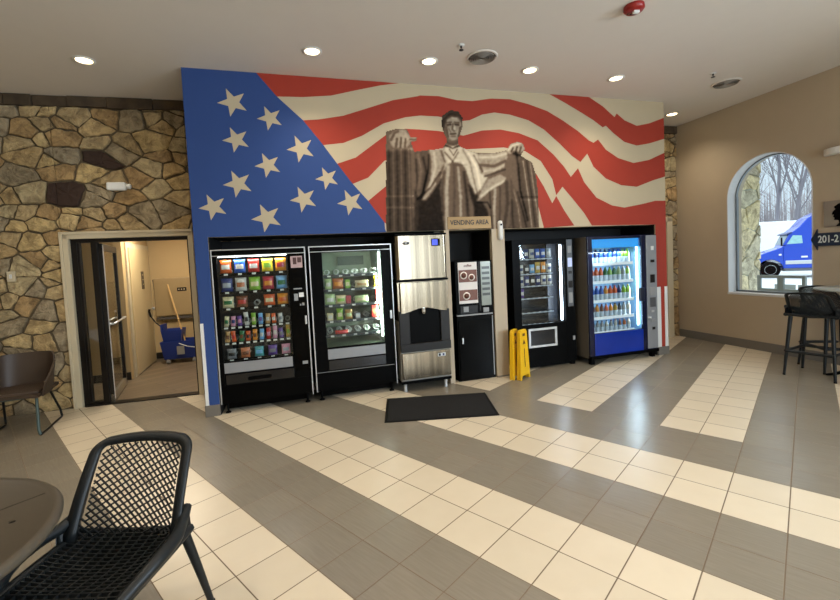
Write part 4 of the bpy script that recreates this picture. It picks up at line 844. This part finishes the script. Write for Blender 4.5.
# ---- floor mat
mp = [(.766,-.970),(1.877,-1.254),(2.083,-.538),(.940,-.248)]
ang_m = F.ang+math.atan2(-1.254+.970,1.877-.766)+RAD(1)
c_ = F.m @ Vector((sum(p[0] for p in mp)/4, sum(p[1] for p in mp)/4, 0))
fm = thing('floor_mat','black rectangular ribbed mat on the tiles in front of the ice machine','mat',(c_.x,c_.y,0.001),ang_m-RAD(.5))
b = MB(); b.box(-.585,.585,-.37,.37,0,.008); b.build('mat_border', mat('rubber_black','#0b0a08',.9,spec=.2), fm, bevel=.004)
b = MB()
for k in range(46): b.box(-.555,.555,-.345+k*.015,-.345+k*.015+.010,.008,.0115)
b.build('mat_pile', mat('mat_charcoal','#13100d',.95,bump=.6,bscale=300), fm)
# ---- wet floor signs
M_yel = mat('sign_yellow','#e8b512',.35,var=.06); M_yd = mat('sign_mark','#5a2a08',.5)
def wet(a, b_, rz, label):
    t = thing('wet_floor_sign', label, 'floor sign', F.w(a,0,b_), F.ang+rz, 'folded yellow floor signs')
    for s_ in (-1,1):
        Mx = Matrix.Translation((0,s_*.018,0))@Matrix.Rotation(s_*RAD(1.0),4,'X')
        m = MB(); m.prism([(-.12,0),(-.09,0),(-.075,.05),(.075,.05),(.09,0),(.12,0),(.085,.62),(.07,.64),(-.07,.64),(-.085,.62)],'y',-.014,.014,M=Mx); p = m.build('sign_panel', M_yel, t, bevel=.004)
        m = MB(); m.prism([(-.03,.565),(.03,.565),(.03,.60),(-.03,.60)],'y',s_*.0145,s_*.016,M=Mx); m.build('hand_slot', M_yd, p)
        m = MB(); m.prism([(-.035,.46),(.035,.46),(0,.52)],'y',s_*.0145,s_*.0155,M=Mx); m.build('warning_triangle', M_yd, p)
        m = MB(); m.prism([(-.008,.16),(.008,.16),(.008,.40),(-.008,.40)],'y',s_*.0145,s_*.0155,M=Mx); m.build('warning_line', M_yd, p)
    m = MB(); m.box(-.07,.07,-.02,.02,.632,.646); m.build('hinge', M_yel, t)
    return t
wet(2.70,-.13,RAD(40),'folded yellow floor sign standing tight against the cream post'); wet(2.785,-.20,RAD(30),'folded yellow floor sign standing in front of the black vending machine')
# ---- blue jug between the machines
# ---- mop bucket
M_mb = mat('bucket_blue','#16307e',.4)
bk = thing('mop_bucket','blue wheeled mop bucket with a wringer at the end of the corridor','mop bucket',(-4.36,7.60,0),S.ang)
b = MB(); Wb = .30
def tub(mb, x0, x1, y0, y1, z0, z1, flare, th=.012):
    o_ = [(x0,y0),(x1,y0),(x1,y1),(x0,y1)]; cx, cy = (x0+x1)/2,(y0+y1)/2
    f = lambda p, s_: (cx+(p[0]-cx)*s_, cy+(p[1]-cy)*s_)
    lo = [f(p,1) for p in o_]; hi = [f(p,flare) for p in o_]; li = [f(p,.93) for p in o_]; hin = [f(p,flare*.94) for p in o_]
    P = [(*p,z0) for p in lo]+[(*p,z1) for p in hi]+[(*p,z1) for p in hin]+[(*p,z0+.02) for p in li]
    fs = [(0,3,2,1)]+[(r*4+i,r*4+(i+1)%4,(r+1)*4+(i+1)%4,(r+1)*4+i) for r in range(3) for i in range(4)]+[(12,13,14,15)]
    mb.add(P,fs)
tub(b,-.26,.28,-.16,.16,.08,.40,1.18); b.build('bucket_tub', M_mb, bk, bevel=.012)
b = MB(); tub(b,-.26,.02,-.13,.13,.38,.60,1.2); b.box(-.30,-.26,-.12,.12,.58,.70); b.build('wringer', M_mb, bk, bevel=.008)
b = MB(); b.tube([(-.28,-.10,.66),(-.36,-.10,.74),(-.44,-.09,.86)],.012,8); b.tube([(-.44,-.09,.86),(-.46,-.09,.95),(-.45,-.09,.99)],.018,8); b.build('wringer_handle', M_dark, bk)
b = MB(); b.tube([(.0,-.19,.36),(.14,-.22,.30),(.30,-.20,.26)],.006,6); b.build('bail_handle', M_white, bk)
for x in (-.2,.22):
    for y in (-.15,.15):
        b = MB(); b.lathe([(.001,-.014),(.036,-.014),(.036,.014),(.001,.014)],14,c=(x,y,.036),axis='y'); b.box(x-.012,x+.012,y-.018,y+.018,.04,.09); b.build('caster', M_grey, bk)
o = MB().box(-.04,.08,-.190,-.186,.16,.31).build('warning_print', M_grey, bk); o.rotation_euler = (0,0,0)
mh = thing('wooden_mop','pale wooden mop handle leaning in the blue bucket','mop',(-4.22,7.56,.12),0)
b = MB(); b.tube([(0,0,0),(-.42,.20,1.28)],.014,10); b.build('wooden_pole', mat('pale_wood','#c9a36a',.5,var=.15), mh)
b = MB()
for k in range(16):
    a = 2*pi*k/16; b.tube([(0,0,.10),(.04*cos(a),.04*sin(a),.06),(.06*cos(a),.06*sin(a),.0)],.008,5)
b.build('mop_strings', mat('mop_grey','#8a8478',.9), mh)
cs_ = thing('folding_wall_unit','beige fold-down panel with a dark label on the corridor end wall','wall unit',(-4.62,8.04,0),S.ang)
b = MB(); b.box(-.38,.52,-.10,-.02,.80,1.52); b.build('panel_body', mat('panel_beige','#a08a64',.45), cs_, bevel=.02); b = MB(); b.box(-.36,.50,-.085,.0,.74,.79); b.build('panel_ledge', mat('ledge_grey','#55504a',.4), cs_)
o = MB().box(.02,.18,-.106,-.100,1.26,1.33).build('panel_label', M_dark, cs_)
for k in range(3): MB().box(.04+k*.045,.06+k*.045,-.109,-.106,1.285,1.305).build('label_mark', M_trim, o)
b = MB(); b.tube([(-.40,-.03,1.50),(-.36,-.05,.86),(-.28,-.06,.72)],.008,6); b.build('strap', M_dark, cs_)
# ---- small things on the stone wall
em = thing('emergency_light','white emergency light box on the stone wall above the doorway','emergency light'); em.matrix_world = S.m@Matrix.Translation((-2.25,-.045,2.70))
b = MB(); b.box(-.11,.10,-.07,.0,-.05,.05); b.build('light_housing', M_white, em, bevel=.02); b = MB(); b.lathe([(.001,.0),(.03,.002),(.034,.04),(.02,.05)],12,c=(.10,-.035,-.0),axis='x'); b.build('lamp_head', M_white, em)
sw = thing('wall_switch','cream switch plate on the stone wall above the brown armchair','switch'); sw.matrix_world = S.m@Matrix.Translation((-3.43,-.042,1.66))
MB().box(-.04,.04,-.012,.01,-.06,.06).build('switch_plate', M_trim, sw, bevel=.003); MB().box(-.012,.012,-.02,-.012,-.025,.025).build('rocker', M_white, sw, bevel=.002)
# ---- things on the window wall
sg = thing('room_direction_sign','navy arrow shaped sign with white number 201 on the window wall','sign'); sg.matrix_world = W.m@Matrix.Translation((-4.045,-.012,1.63))
b = MB(); b.prism([(0,0),(.075,-.14),(.075,-.085),(1.0,-.085),(1.0,.085),(.075,.085),(.075,.14)],'y',-.012,.010); b.build('arrow_plate', mat('sign_navy','#14253c',.4), sg, bevel=.002)
text('sign_numbers','201-218',.13,mat('sign_white','#d9e0dc',.5),sg,(.245,-.0135,0),width=.32)
pc_ = thing('silhouette_picture','grey wall plaque with a black head silhouette above the arrow sign','picture'); pc_.matrix_world = W.m@Matrix.Translation((-3.90,-.008,1.79))
b = MB(); b.box(0,.42,-.012,.006,0,.33); b.build('picture_panel', mat('panel_taupe','#8b8175',.5,var=.1), pc_, bevel=.002)
sil = [(.13,.0),(.30,.0),(.29,.06),(.34,.10),(.36,.19),(.32,.27),(.24,.305),(.16,.285),(.11,.25),(.13,.22),(.10,.19),(.09,.155),(.115,.15),(.105,.125),(.12,.11),(.115,.085),(.16,.075),(.17,.045)]
b = MB(); b.prism(sil,'y',-.016,-.012); b.build('head_silhouette', M_black, pc_)
sc = thing('wall_sconce','white half-round wall light high beside the arched window','wall light'); sc.matrix_world = W.m@Matrix.Translation((-3.70,-.002,2.73))
b = MB(); b.prism([(.19*cos(pi*k/12), -.15*sin(pi*k/12)) for k in range(13)],'z',-.035,.045); b.build('lamp_shade', M_white, sc, bevel=.008)
# ------------------------------------------------------------- mesh shell chairs
M_ch = mat('anthracite_plastic','#14181a',.42,var=.08,spec=.3)
def lattice(mb, fn, inside, r, fam, nmax, steps=26, th=(1,1)):
    # fam: list of (u0,v0,u1,v1) lines in the uv square; cut by inside()
    for (u0,v0,u1,v1) in fam:
        seg = []
        for k in range(steps+1):
            t = k/steps; u = u0+(u1-u0)*t; v = v0+(v1-v0)*t
            if inside(u,v): seg.append(fn(u,v))
            else:
                if len(seg) > 1: mb.tube(seg, r, 4)
                seg = []
        if len(seg) > 1: mb.tube(seg, r, 4)
def shell_chair(name, label, cat, seat_h, back_h, legs_h=0, sw=.25, loc=(0,0,0), rz=0, group=None, stool=False, dens=1):
    t = thing(name, label, cat, loc, rz, group)
    H0, H1 = seat_h, back_h; bh = H1-H0
    wb_, wt_ = sw+.012, (.243 if not stool else .20)
    # back surface: u across (0..1), v up
    def back(u, v, off=0):
        hw = wb_+(wt_-wb_)*max(0,v)**1.4; x = (2*u-1)*hw
        y = .17+.13*v+.05*v*v - .06*(2*u-1)**2*(1-.4*v)
        z = H0+.0+bh*v - (.02*(2*u-1)**2)*v
        return Vector((x, y+off, z))
    def rc(u, v, q=.0):      # rounded outline test for the open mesh
        m0, m1_ = .085, .10; 
        if u < m0 or u > 1-m0 or v < -.02 or v > 1-m1_: return False
        cr = .07
        for cu in (m0+cr, 1-m0-cr):
            if (u < m0+cr and cu < .5) or (u > 1-m0-cr and cu > .5):
                if v > 1-m1_-cr and math.hypot(u-cu, v-(1-m1_-cr)) > cr: return False
        return True
    n1 = int(18*dens)
    b = MB(); fam = []
    for k in range(-n1, 2*n1): 
        c = k/n1*1.0
        fam.append((0,c*1.35-.3,1,c*1.35+.40)); 
    lattice(b, back, rc, .0044, fam, 0)
    fam = []
    for k in range(-n1, 2*n1):
        c = k/n1; fam.append((c+.42,0,c-.42,1))
    lattice(b, back, rc, .0044, fam, 0, 30)
    b.build('backrest_mesh', M_ch, t)
    # solid rim of the back: band between outline and inner edge
    def outline(s, ins):
        # parametric path up one side, over the top with rounded corners, down the other; ins = inset
        pts = []; m = ins; cr = .13-ins*.6
        for k in range(9): pts.append((m, -.02+(1-m-cr+.02)*k/8))
        for k in range(1,8): a = pi-(pi/2)*k/8; pts.append((m+cr+cr*cos(a), 1-m-cr+cr*sin(a)))
        for k in range(9): pts.append((m+cr+(1-2*m-2*cr)*k/8, 1-m))
        for k in range(1,8): a = pi/2-(pi/2)*k/8; pts.append((1-m-cr+cr*cos(a), 1-m-cr+cr*sin(a)))
        for k in range(9): pts.append((1-m, 1-m-cr-(1-m-cr+.02)*k/8))
        return pts
    o_, i_ = outline(0,0), outline(0,.085); b = MB(); n = len(o_)
    for (fy) in (0,): 
        P = []
        for q in o_: P.append(back(q[0],q[1],-.010))
        for q in i_: P.append(back(q[0],q[1],-.013))
        for q in i_: P.append(back(q[0],q[1],.010))
        for q in o_: P.append(back(q[0],q[1],.012))
        fs = [(r*n+i, r*n+i+1, ((r+1)%4)*n+i+1, ((r+1)%4)*n+i) for r in range(4) for i in range(n-1)]+[(0,n,2*n,3*n),(n-1,2*n-1,3*n-1,4*n-1)]
        b.add(P, fs, 0, True)
    o = b.build('back_rim', M_ch, t)
    # seat surface
    def seat(u, v):
        hw = sw-.02*v*0; x = (2*u-1)*(sw+.0)*(1-.08*v); y = .19-.45*v
        z = H0 - .028*(1-(2*u-1)**2)*sin(pi*min(1,v*1.1)) + .018*(1-v)**3*0 - .025*max(0,v-.85)/.15
        return Vector((x,y,z))
    b = MB()
    def ribbon(pts, hw, dp):
        P = []
        for i, p in enumerate(pts):
            t_ = (pts[min(i+1,len(pts)-1)]-pts[max(i-1,0)]).normalized(); sd = t_.cross(Vector((0,0,1))).normalized()*hw
            P += [p-sd, p+sd, p+sd-Vector((0,0,dp)), p-sd-Vector((0,0,dp))]
        n_ = len(pts); b.add(P, [(4*i+k, 4*i+(k+1)%4, 4*i+4+(k+1)%4, 4*i+4+k) for i in range(n_-1) for k in range(4)]+[(3,2,1,0),(4*n_-4,4*n_-3,4*n_-2,4*n_-1)])
    nc = int(11*dens); nr = int(19*dens)
    for k in range(nc+1):
        u = .02+.96*k/nc; ribbon([seat(u+.04*(u-.5)*math.sin(pi*q/10),q/10*.94) for q in range(11)], .0035, .020)
    for k in range(nr+1):
        v = .94*k/nr; ribbon([seat(q/10,v) for q in range(11)], .0028, .020)
    b.build('seat_mesh', M_ch, t)
    # seat frame: raised side wings with a slot, front roll
    for s_ in (-1,1):
        b = MB()
        up = [Vector((s_*(sw+.004),.205,H0+.09)),Vector((s_*(sw+.024),.125,H0+.058)),Vector((s_*(sw+.052),.03,H0+.052)),Vector((s_*(sw+.050),-.08,H0+.042)),Vector((s_*(sw+.022),-.18,H0+.012)),Vector((s_*(sw-.005),-.275,H0-.015))]
        lo = [Vector((s_*(sw+.012),.20,H0-.01)),Vector((s_*(sw+.010),.10,H0-.015)),Vector((s_*(sw+.010),.02,H0-.015)),Vector((s_*(sw+.008),-.08,H0-.015)),Vector((s_*(sw+.003),-.18,H0-.018)),Vector((s_*(sw-.012),-.27,H0-.03))]
        def smooth(L, m=4):
            out = []
            for i in range(len(L)-1):
                p0, p1, p2, p3 = L[max(i-1,0)], L[i], L[i+1], L[min(i+2,len(L)-1)]
                for k in range(m):
                    q = k/m; out.append(.5*((2*p1)+(-p0+p2)*q+(2*p0-5*p1+4*p2-p3)*q*q+(-p0+3*p1-3*p2+p3)*q**3))
            return out+[L[-1]]
        U, Lo = smooth(up), smooth(lo)
        rr = [.020+.008*math.sin(pi*i/(len(U)-1)) for i in range(len(U))]
        b.tube(U, rr, 8); b.tube(Lo, [.022]*len(Lo), 8)
        # web closing the wing behind and before the slot
        def web(i0, i1):
            for i in range(i0, i1):
                for dx in (-.008,.008):
                    pass
                A, B_, C_, D_ = U[i], U[i+1], Lo[i+1], Lo[i]; k = Vector((.007*s_,0,0))
                P = [A+k,B_+k,C_+k,D_+k,A-k,B_-k,C_-k,D_-k]
                b.add(P,[(0,1,2,3),(7,6,5,4),(0,4,5,1),(2,6,7,3)],0,False)
        web(0,5); web(14,len(U)-1)
        b.build('side_frame', M_ch, t)
    b = MB(); b.tube([Vector((-sw+.01,-.265,H0-.03)),Vector((-.12,-.275,H0-.045)),Vector((0,-.278,H0-.048)),Vector((.12,-.275,H0-.045)),Vector((sw-.01,-.265,H0-.03))],.018,8); b.build('front_edge', M_ch, t); b = MB()
    b.tube([Vector((-sw-.01,.19,H0-.005)),Vector((0,.205,H0-.02)),Vector((sw+.01,.19,H0-.005))],.016,8); b.build('rear_edge', M_ch, t)
    # legs
    k_ = 1.0
    for (tx, ty, fx, fy) in ((sw,.17,sw+.055,.26 if not stool else .235),(-sw,.17,-sw-.055,.26 if not stool else .235),(sw-.02,-.23,sw+.03,-.26),(-sw+.02,-.23,-sw-.03,-.26)):
        if stool: fx = math.copysign(.235,fx); tx = math.copysign(.19,tx); 
        b = MB(); b.tube([(tx,ty,H0-.01),(tx+(fx-tx)*.5,ty+(fy-ty)*.5,H0*.5),(fx,fy,0.001)],[.023,.019,.014],10); l = b.build('leg', M_ch, t)
        b = MB(); b.lathe([(.0145,0.0),(.0155,.002),(.0155,.012),(.0145,.014)],10,c=(fx,fy,0)); b.build('foot_cap', M_black, l)
    if stool:
        z = .30; f = lambda s_x, s_y: ((.235-.045*z/H0)*s_x, (.245-.02*z/H0)*s_y, z)
        for (p, q) in ((f(-1,-1),f(1,-1)),(f(1,-1),f(1,1)),(f(1,1),f(-1,1)),(f(-1,1),f(-1,-1))):
            b = MB(); b.tube([p,q],[.017,.017],8); b.build('foot_rail', M_ch, t)
    return t
ch = shell_chair('mesh_chair','dark grey perforated plastic chair drawn up to the round table','chair',.43,.825,loc=(-1.395,1.72,0),rz=RAD(-1))
dup(ch,(-5.02,4.30,0),RAD(12),'dark perforated plastic chair cut off at the frame edge beside the stone wall')
st = shell_chair('bar_stool','tall black perforated bar stool standing in front of the arched window','bar stool',.75,1.03,sw=.22,loc=(4.73,5.00,0),rz=RAD(118),group='black bar stools at the high table',stool=True,dens=1.15)
st2 = dup(st,(5.13,5.22,0),RAD(-14),'tall black perforated bar stool partly hidden behind the first stool')
# ------------------------------------------------------------- round cafe table
ct = thing('round_cafe_table','grey-brown round table top with a raised rim beside the mesh chair','table',(-1.885,1.215,0))
b = MB(); b.lathe([(.0001,.712),(.545,.712),(.585,.716),(.598,.728),(.600,.742),(.592,.752),(.578,.755),(.565,.752),(.558,.745),(.0001,.745)],72); b.build('table_top', mat('table_taupe','#463f34',.48,var=.08,scale=30), ct)
b = MB(); b.box(-.57,.57,-.002,.002,.7450,.7458); o = b.build('table_seam', M_dark, ct); o.rotation_euler = (0,0,RAD(57)); o.location = (.022,-.014,0)
MB().lathe([(.0001,.7462),(.009,.7462),(.01,.7450)],12,c=(.378,.261,0)).build('centre_plug', M_dark, ct)
b = MB(); b.lathe([(.035,.05),(.035,.712)],16); b.lathe([(.16,.700),(.16,.712)],20); b.build('table_column', M_ch, ct)
for k in range(4):
    a = RAD(45+90*k); b = MB(); b.tube([(.03*cos(a),.03*sin(a),.09),(.30*cos(a),.30*sin(a),.05),(.40*cos(a),.40*sin(a),.015)],[.024,.02,.015],8); b.build('foot', M_ch, ct)
# ------------------------------------------------------------- high table
ht = thing('high_bar_table','round grey high table with a black pedestal beside the bar stools','table',(4.93,4.66,0))
b = MB(); b.lathe([(.0001,1.045),(.40,1.045),(.415,1.055),(.412,1.068),(.0001,1.070)],48); b.build('table_top', mat('table_grey','#9aa09e',.35), ht)
b = MB(); b.lathe([(.03,.06),(.03,1.045)],16); b.build('table_column', M_black, ht)
for k in range(4):
    a = RAD(20+90*k); b = MB(); b.tube([(.02*cos(a),.02*sin(a),.14),(.14*cos(a),.14*sin(a),.10),(.28*cos(a),.28*sin(a),.03),(.34*cos(a),.34*sin(a),.014)],[.022,.02,.018,.013],8); b.build('foot', M_black, ht)
# ------------------------------------------------------------- brown armchair
ac = thing('brown_armchair','brown moulded shell armchair on bent metal legs against the stone wall','armchair',(-4.33,4.44,0),RAD(24))
M_br = mat('brown_shell','#3a2c20',.5,var=.1); M_cush = mat('brown_leatherette','#3d2f23',.55,var=.1,bump=.3,bscale=120)
def tubshell(u, v):
    # u: around from one arm front (0) over the back (.5) to the other arm front (1); v: height
    a = pi*(u-.5); q = abs(2*u-1)
    rx, ry = .29, .27
    x = rx*math.copysign(min(1,abs(sin(a))**.6 if sin(a) else 0), sin(a)); y = .02+ry*max(0,cos(a))**.8 - (.20*max(0,q-.72)/.28)
    top = .79 - .26*(max(0,(q-.50))/.50)**1.2
    z = .38+(top-.38)*v
    return Vector((x*(.90+.13*v), y*(.93+.07*v)+ .07*v*(1-q), z))
b = MB(); b.sheet(tubshell,36,10,th=.018); b.build('shell_back', M_br, ac)
b = MB()
def seatp(u, v): return Vector(((u-.5)*.53*(1-.1*v), .25-.50*v, .40+.02*cos(pi*(u-.5))-.015*v))
b.sheet(seatp,12,10,th=-.035); b.build('shell_seat', M_br, ac)
b = MB(); b.box(-.235,.235,-.22,.22,.415,.455); b.build('seat_pad', M_cush, ac, bevel=.02, seg=3)
M_leg = mat('gunmetal_leg','#1d1e1e',.3,metal=.5); M_leg2 = mat('grey_green_leg','#4a5a58',.35,metal=.4)  # green tone puts a reflection into the colour of front tubes and braces
for s_ in (-1,1):
    b = MB(); b.tube([(s_*.20,.17,.385),(s_*.245,.30,.10),(s_*.25,.315,.02),(s_*.25,.29,.013),(s_*.25,-.28,.013)],.012,8); b.build('leg', M_leg, ac)
    b = MB(); b.tube([(s_*.25,-.29,.013),(s_*.235,-.28,.06),(s_*.20,-.16,.385)],.015,8); b.build('leg', M_leg2, ac)
b = MB(); b.tube([(-.20,-.10,.37),(.20,-.10,.37)],.010,8); b.tube([(-.20,.14,.375),(.20,.14,.375)],.010,8); b.build('cross_brace', M_leg2, ac)
# ------------------------------------------------------------- outside
M_asph = mat('parking_asphalt','#b3b6b8',.9,var=.15,scale=1.2)
b = MB(); b.box(5.2,90,-20,90,-.06,-.02)
o = MB(); p0 = W.w(-30,0,.32); p1 = W.w(8,0,.32); o.add([(p0.x,p0.y,-.60),(p1.x,p1.y,-.60),(p1.x+90,p1.y,-.60),(p0.x+110,p0.y+60,-.60)],[(0,1,2,3)]); struct(o.build('ground_outside', M_asph))
PST = stone_mats('pale_stone',['#e6e0c8','#d9d5c0','#ece3c2','#cfcdb8','#e2d8b2'],.85); M_pm = mat('pale_mortar','#aaad9e',.9,var=.1)
pl = thing('stone_pillar','pale fieldstone pillar outside the arched window','pillar'); pl.matrix_world = W.m
b = MB(); bz = 1.75; ax = -6.36
b.box(ax-.9,ax,bz,bz+.55,-.6,4.2,5); 
stones(b,ax-.9,ax,-.6,4.2,[],21,size=.36,KZ=1.1,relief=.04,nm=5,map3=lambda x,y,z:(x,bz+y,z))
stones(b,0,.55,-.6,4.2,[],22,size=.36,KZ=1.1,relief=.04,nm=5,map3=lambda x,y,z:(ax-y,bz+x,z))
b.build('pillar_stonework', PST+[M_pm], pl)
# pale frame with rectangular openings
rk = thing('outdoor_rack','pale grey outdoor rack with two rectangular openings below the window view','rack'); rk.matrix_world = W.m@Matrix.Translation((-5.44,.95,-.02))
M_rk = mat('rack_grey','#8f9694',.5)
def frame_box(mb, x0, x1, z0, z1, y0, y1, t=.045):
    mb.box(x0,x0+t,y0,y1,z0,z1); mb.box(x1-t,x1,y0,y1,z0,z1); mb.box(x0+t,x1-t,y0,y1,z1-t,z1); mb.box(x0+t,x1-t,y0,y1,z0,z0+t)
for k in range(2):
    b = MB(); frame_box(b,.0+k*.36,.36+k*.36,.83,1.10,0,.05); b.build('front_frame', M_rk, rk, bevel=.006)
    b = MB(); b.box(.0+k*.36+.01,.355+k*.36,.05,.40,.78,.83); b.box(.02+k*.36,.34+k*.36,.38,.40,.83,.92); b.build('rack_bin', mat('bin_pale','#c6cccb',.5), rk)
b = MB()
for x in (.02,.68):
    for y in (.02,.36): b.box(x,x+.03,y,y+.03,-.58,.83)
b.build('rack_legs', M_rk, rk)
# trailer
GZ0 = -.60
tr = thing('white_trailer','long white trailer parked beyond the blue truck','trailer',(27,36,GZ0),RAD(-6))
b = MB(); b.box(-2,14,0,2.5,1.05,4.05); b.build('trailer_box', mat('trailer_white','#e4e7ea',.5), tr, bevel=.04); b = MB(); b.box(-1.8,13.5,.3,2.2,.8,1.05); b.build('chassis', M_grey, tr)
for x in (1,2.2,11,12.2):
    b = MB(); b.lathe([(.3,-.14),(.5,-.13),(.52,-.08),(.52,.1),(.3,.12)],22,c=(x,.3,.52),axis='y'); b.build('wheel', M_black, tr)
# truck: local x runs backwards from just behind the bumper, y away from the viewer
tk_ = thing('blue_truck','blue long-nosed semi truck seen side on through the arched window','truck',(22.0,27.2,GZ0),RAD(-30))
M_tb = mat('truck_blue','#0f3fb0',.25,var=.04,coat=.4)
arcw = [(.56+.66*cos(pi*k/10), .55+.62*sin(pi*k/10)) for k in range(11)]
b = MB(); b.prism([(-.5,.55),(-.52,1.05),(-.38,1.28),(.3,1.62),(1.12,1.92),(1.22,2.08),(1.22,.55)]+arcw,'y',.05,2.25); b.build('hood', M_tb, tk_, bevel=.04)
b = MB(); b.prism([(1.22,.6),(2.62,.6),(2.62,3.85),(2.35,3.68),(1.95,3.15),(1.62,2.86),(1.50,2.80),(1.20,2.08)],'y',0,2.3); b.build('cab', M_tb, tk_, bevel=.04)
b = MB(); b.prism([(2.62,.6),(5.0,.6),(5.0,4.15),(3.2,4.15),(2.62,3.86)],'y',0,2.3); b.build('sleeper', M_tb, tk_, bevel=.05)
b = MB(); b.prism([(1.36,2.12),(2.12,2.14),(2.08,2.62),(1.66,2.66)],'y',-.012,.0); b.build('side_window', mat('truck_window','#8fb8ba',.1,var=.3), tk_)
b = MB(); b.prism([(1.19,2.10),(1.21,2.08),(1.51,2.79),(1.48,2.80)],'y',.12,2.18); b.build('windscreen', mat('windscreen_dark','#46606c',.1), tk_)
b = MB(); b.prism([(1.32,2.76),(1.60,2.88),(1.62,2.80),(1.36,2.70)],'y',-.05,2.35); b.build('sun_visor', mat('visor_navy','#142a66',.3), tk_)
b = MB(); b.box(1.02,1.10,-.30,-.22,2.02,2.55); b.tube([(1.06,-.24,2.05),(1.3,0,2.05)],.02,6); b.build('mirror', M_black, tk_)
for (x, y) in ((.56,.16),(.56,2.14),(4.4,.2),(4.4,2.1)):
    b = MB(); b.lathe([(.28,-.15),(.47,-.15),(.52,-.10),(.52,.12),(.28,.14)],24,c=(x,y,.52),axis='y'); w_ = b.build('wheel', M_black, tk_)
    b = MB(); b.lathe([(.001,-.10),(.10,-.15),(.14,-.12),(.27,-.12),(.30,-.16),(.31,-.14)],20,c=(x,y,.52),axis='y'); b.build('wheel_rim', M_silver, w_)
b = MB(); b.box(1.3,2.6,-.02,.05,.85,1.08); b.build('step_fairing', M_silver, tk_, bevel=.02); MB().box(2.05,2.35,-.02,0,1.25,1.35).build('door_decal', M_white, tk_)
MB().box(-.6,-.45,.1,2.2,.35,.7).build('bumper', M_grey, tk_); MB().box(1.3,5.0,.3,2.0,.4,.65).build('chassis', M_grey, tk_); MB().box(.98,1.10,-.01,.06,1.42,1.52).build('marker_light', M_white, tk_)
# bare trees
M_bark = mat('bare_bark','#77747a',.9,var=.2)
def tree(x, y, h, seed, label, lean=0, spread=1.0):
    r = random.Random(seed); b = MB()
    def br(p, d, L, rad, lev):
        pts = [p]; rads = [rad]
        for k in range(4):
            d = (d+Vector((r.uniform(-.12,.12),r.uniform(-.12,.12),r.uniform(-.02,.10)))).normalized()
            p = p+d*(L/4); pts.append(p); rads.append(rad*(1-.13*(k+1)))
            if lev < 4 and (k > 0 or lev > 0):
                for _ in range(2 if lev < 2 else r.choice((1,2))):
                    a = r.uniform(0,2*pi); s_ = Vector((cos(a),sin(a)*.6,r.uniform(.15,.8)))*spread
                    br(p, (d*.75+s_*.8).normalized(), L*r.uniform(.42,.62), rads[-1]*.55, lev+1)
        b.tube(pts, rads, 5 if lev < 2 else 3)
    br(Vector((0,0,-.7)), Vector((lean,0,1)).normalized(), h*.72, h*.011, 0)
    o = b.build('bare_tree', M_bark, None, fix=False); o.location = (x,y,0)
    return tag(o, label, 'tree', 'bare trees beyond the trailer')
for i, (x, y, h, lean, sp, lb) in enumerate(((27.5,34,15,-.12,1,'bare tree leaning over the white trailer next to the stone pillar'),(31.5,37,17,0,1,'tall bare tree in the middle of the window view'),(34.2,38.5,17,.08,1,'tall bare tree above the cab of the truck'),(29.5,39,13,.1,.9,'smaller bare tree behind the middle of the trailer'),(38,42,15,0,1,'bare tree farthest back above the truck roof'),(36,36,12,-.1,1,'bare tree close to the window edge over the truck'))):
    tree(x,y,h,30+i,lb,lean,sp)
b = MB(); r = random.Random(77)
for k in range(900):
    x = r.uniform(26,58); y = r.uniform(48,60)-.2*(x-40); h = r.uniform(4,9.5); rr = r.uniform(.03,.07); dx = r.uniform(-.5,.5)
    b.tube([(x,y,-.65),(x+dx*.5,y,h*.5),(x+dx,y,h)],[rr,rr*.8,rr*.3],3)
    for q in range(5):
        z = h*r.uniform(.3,.95); s_ = r.uniform(-1.1,1.1); b.tube([(x+dx*z/h,y,z),(x+dx*z/h+s_,y,z+abs(s_)*.9)],[.025,.012],3)
tag(b.build('thicket', mat('thicket_bark','#8f898c',.95,var=.15), None, fix=False),'dense bare grey-brown thicket on the horizon','thicket',kind='stuff')
b = MB()
for k in range(60):
    x = 20+k*1.0; y = 62+r.uniform(-2,2)-.2*(x-40); b.lathe([(0.9,-.65),(r.uniform(1.0,1.6),1.2),(r.uniform(.8,1.3),2.6),(.01,r.uniform(3,4.2))],8,c=(x,y,0))
tag(b.build('distant_brush', mat('brush_brown','#8a8280',.95,var=.3,scale=1,bump=1,bscale=3), None),'low brown brush behind the bare thicket','brush',kind='stuff')
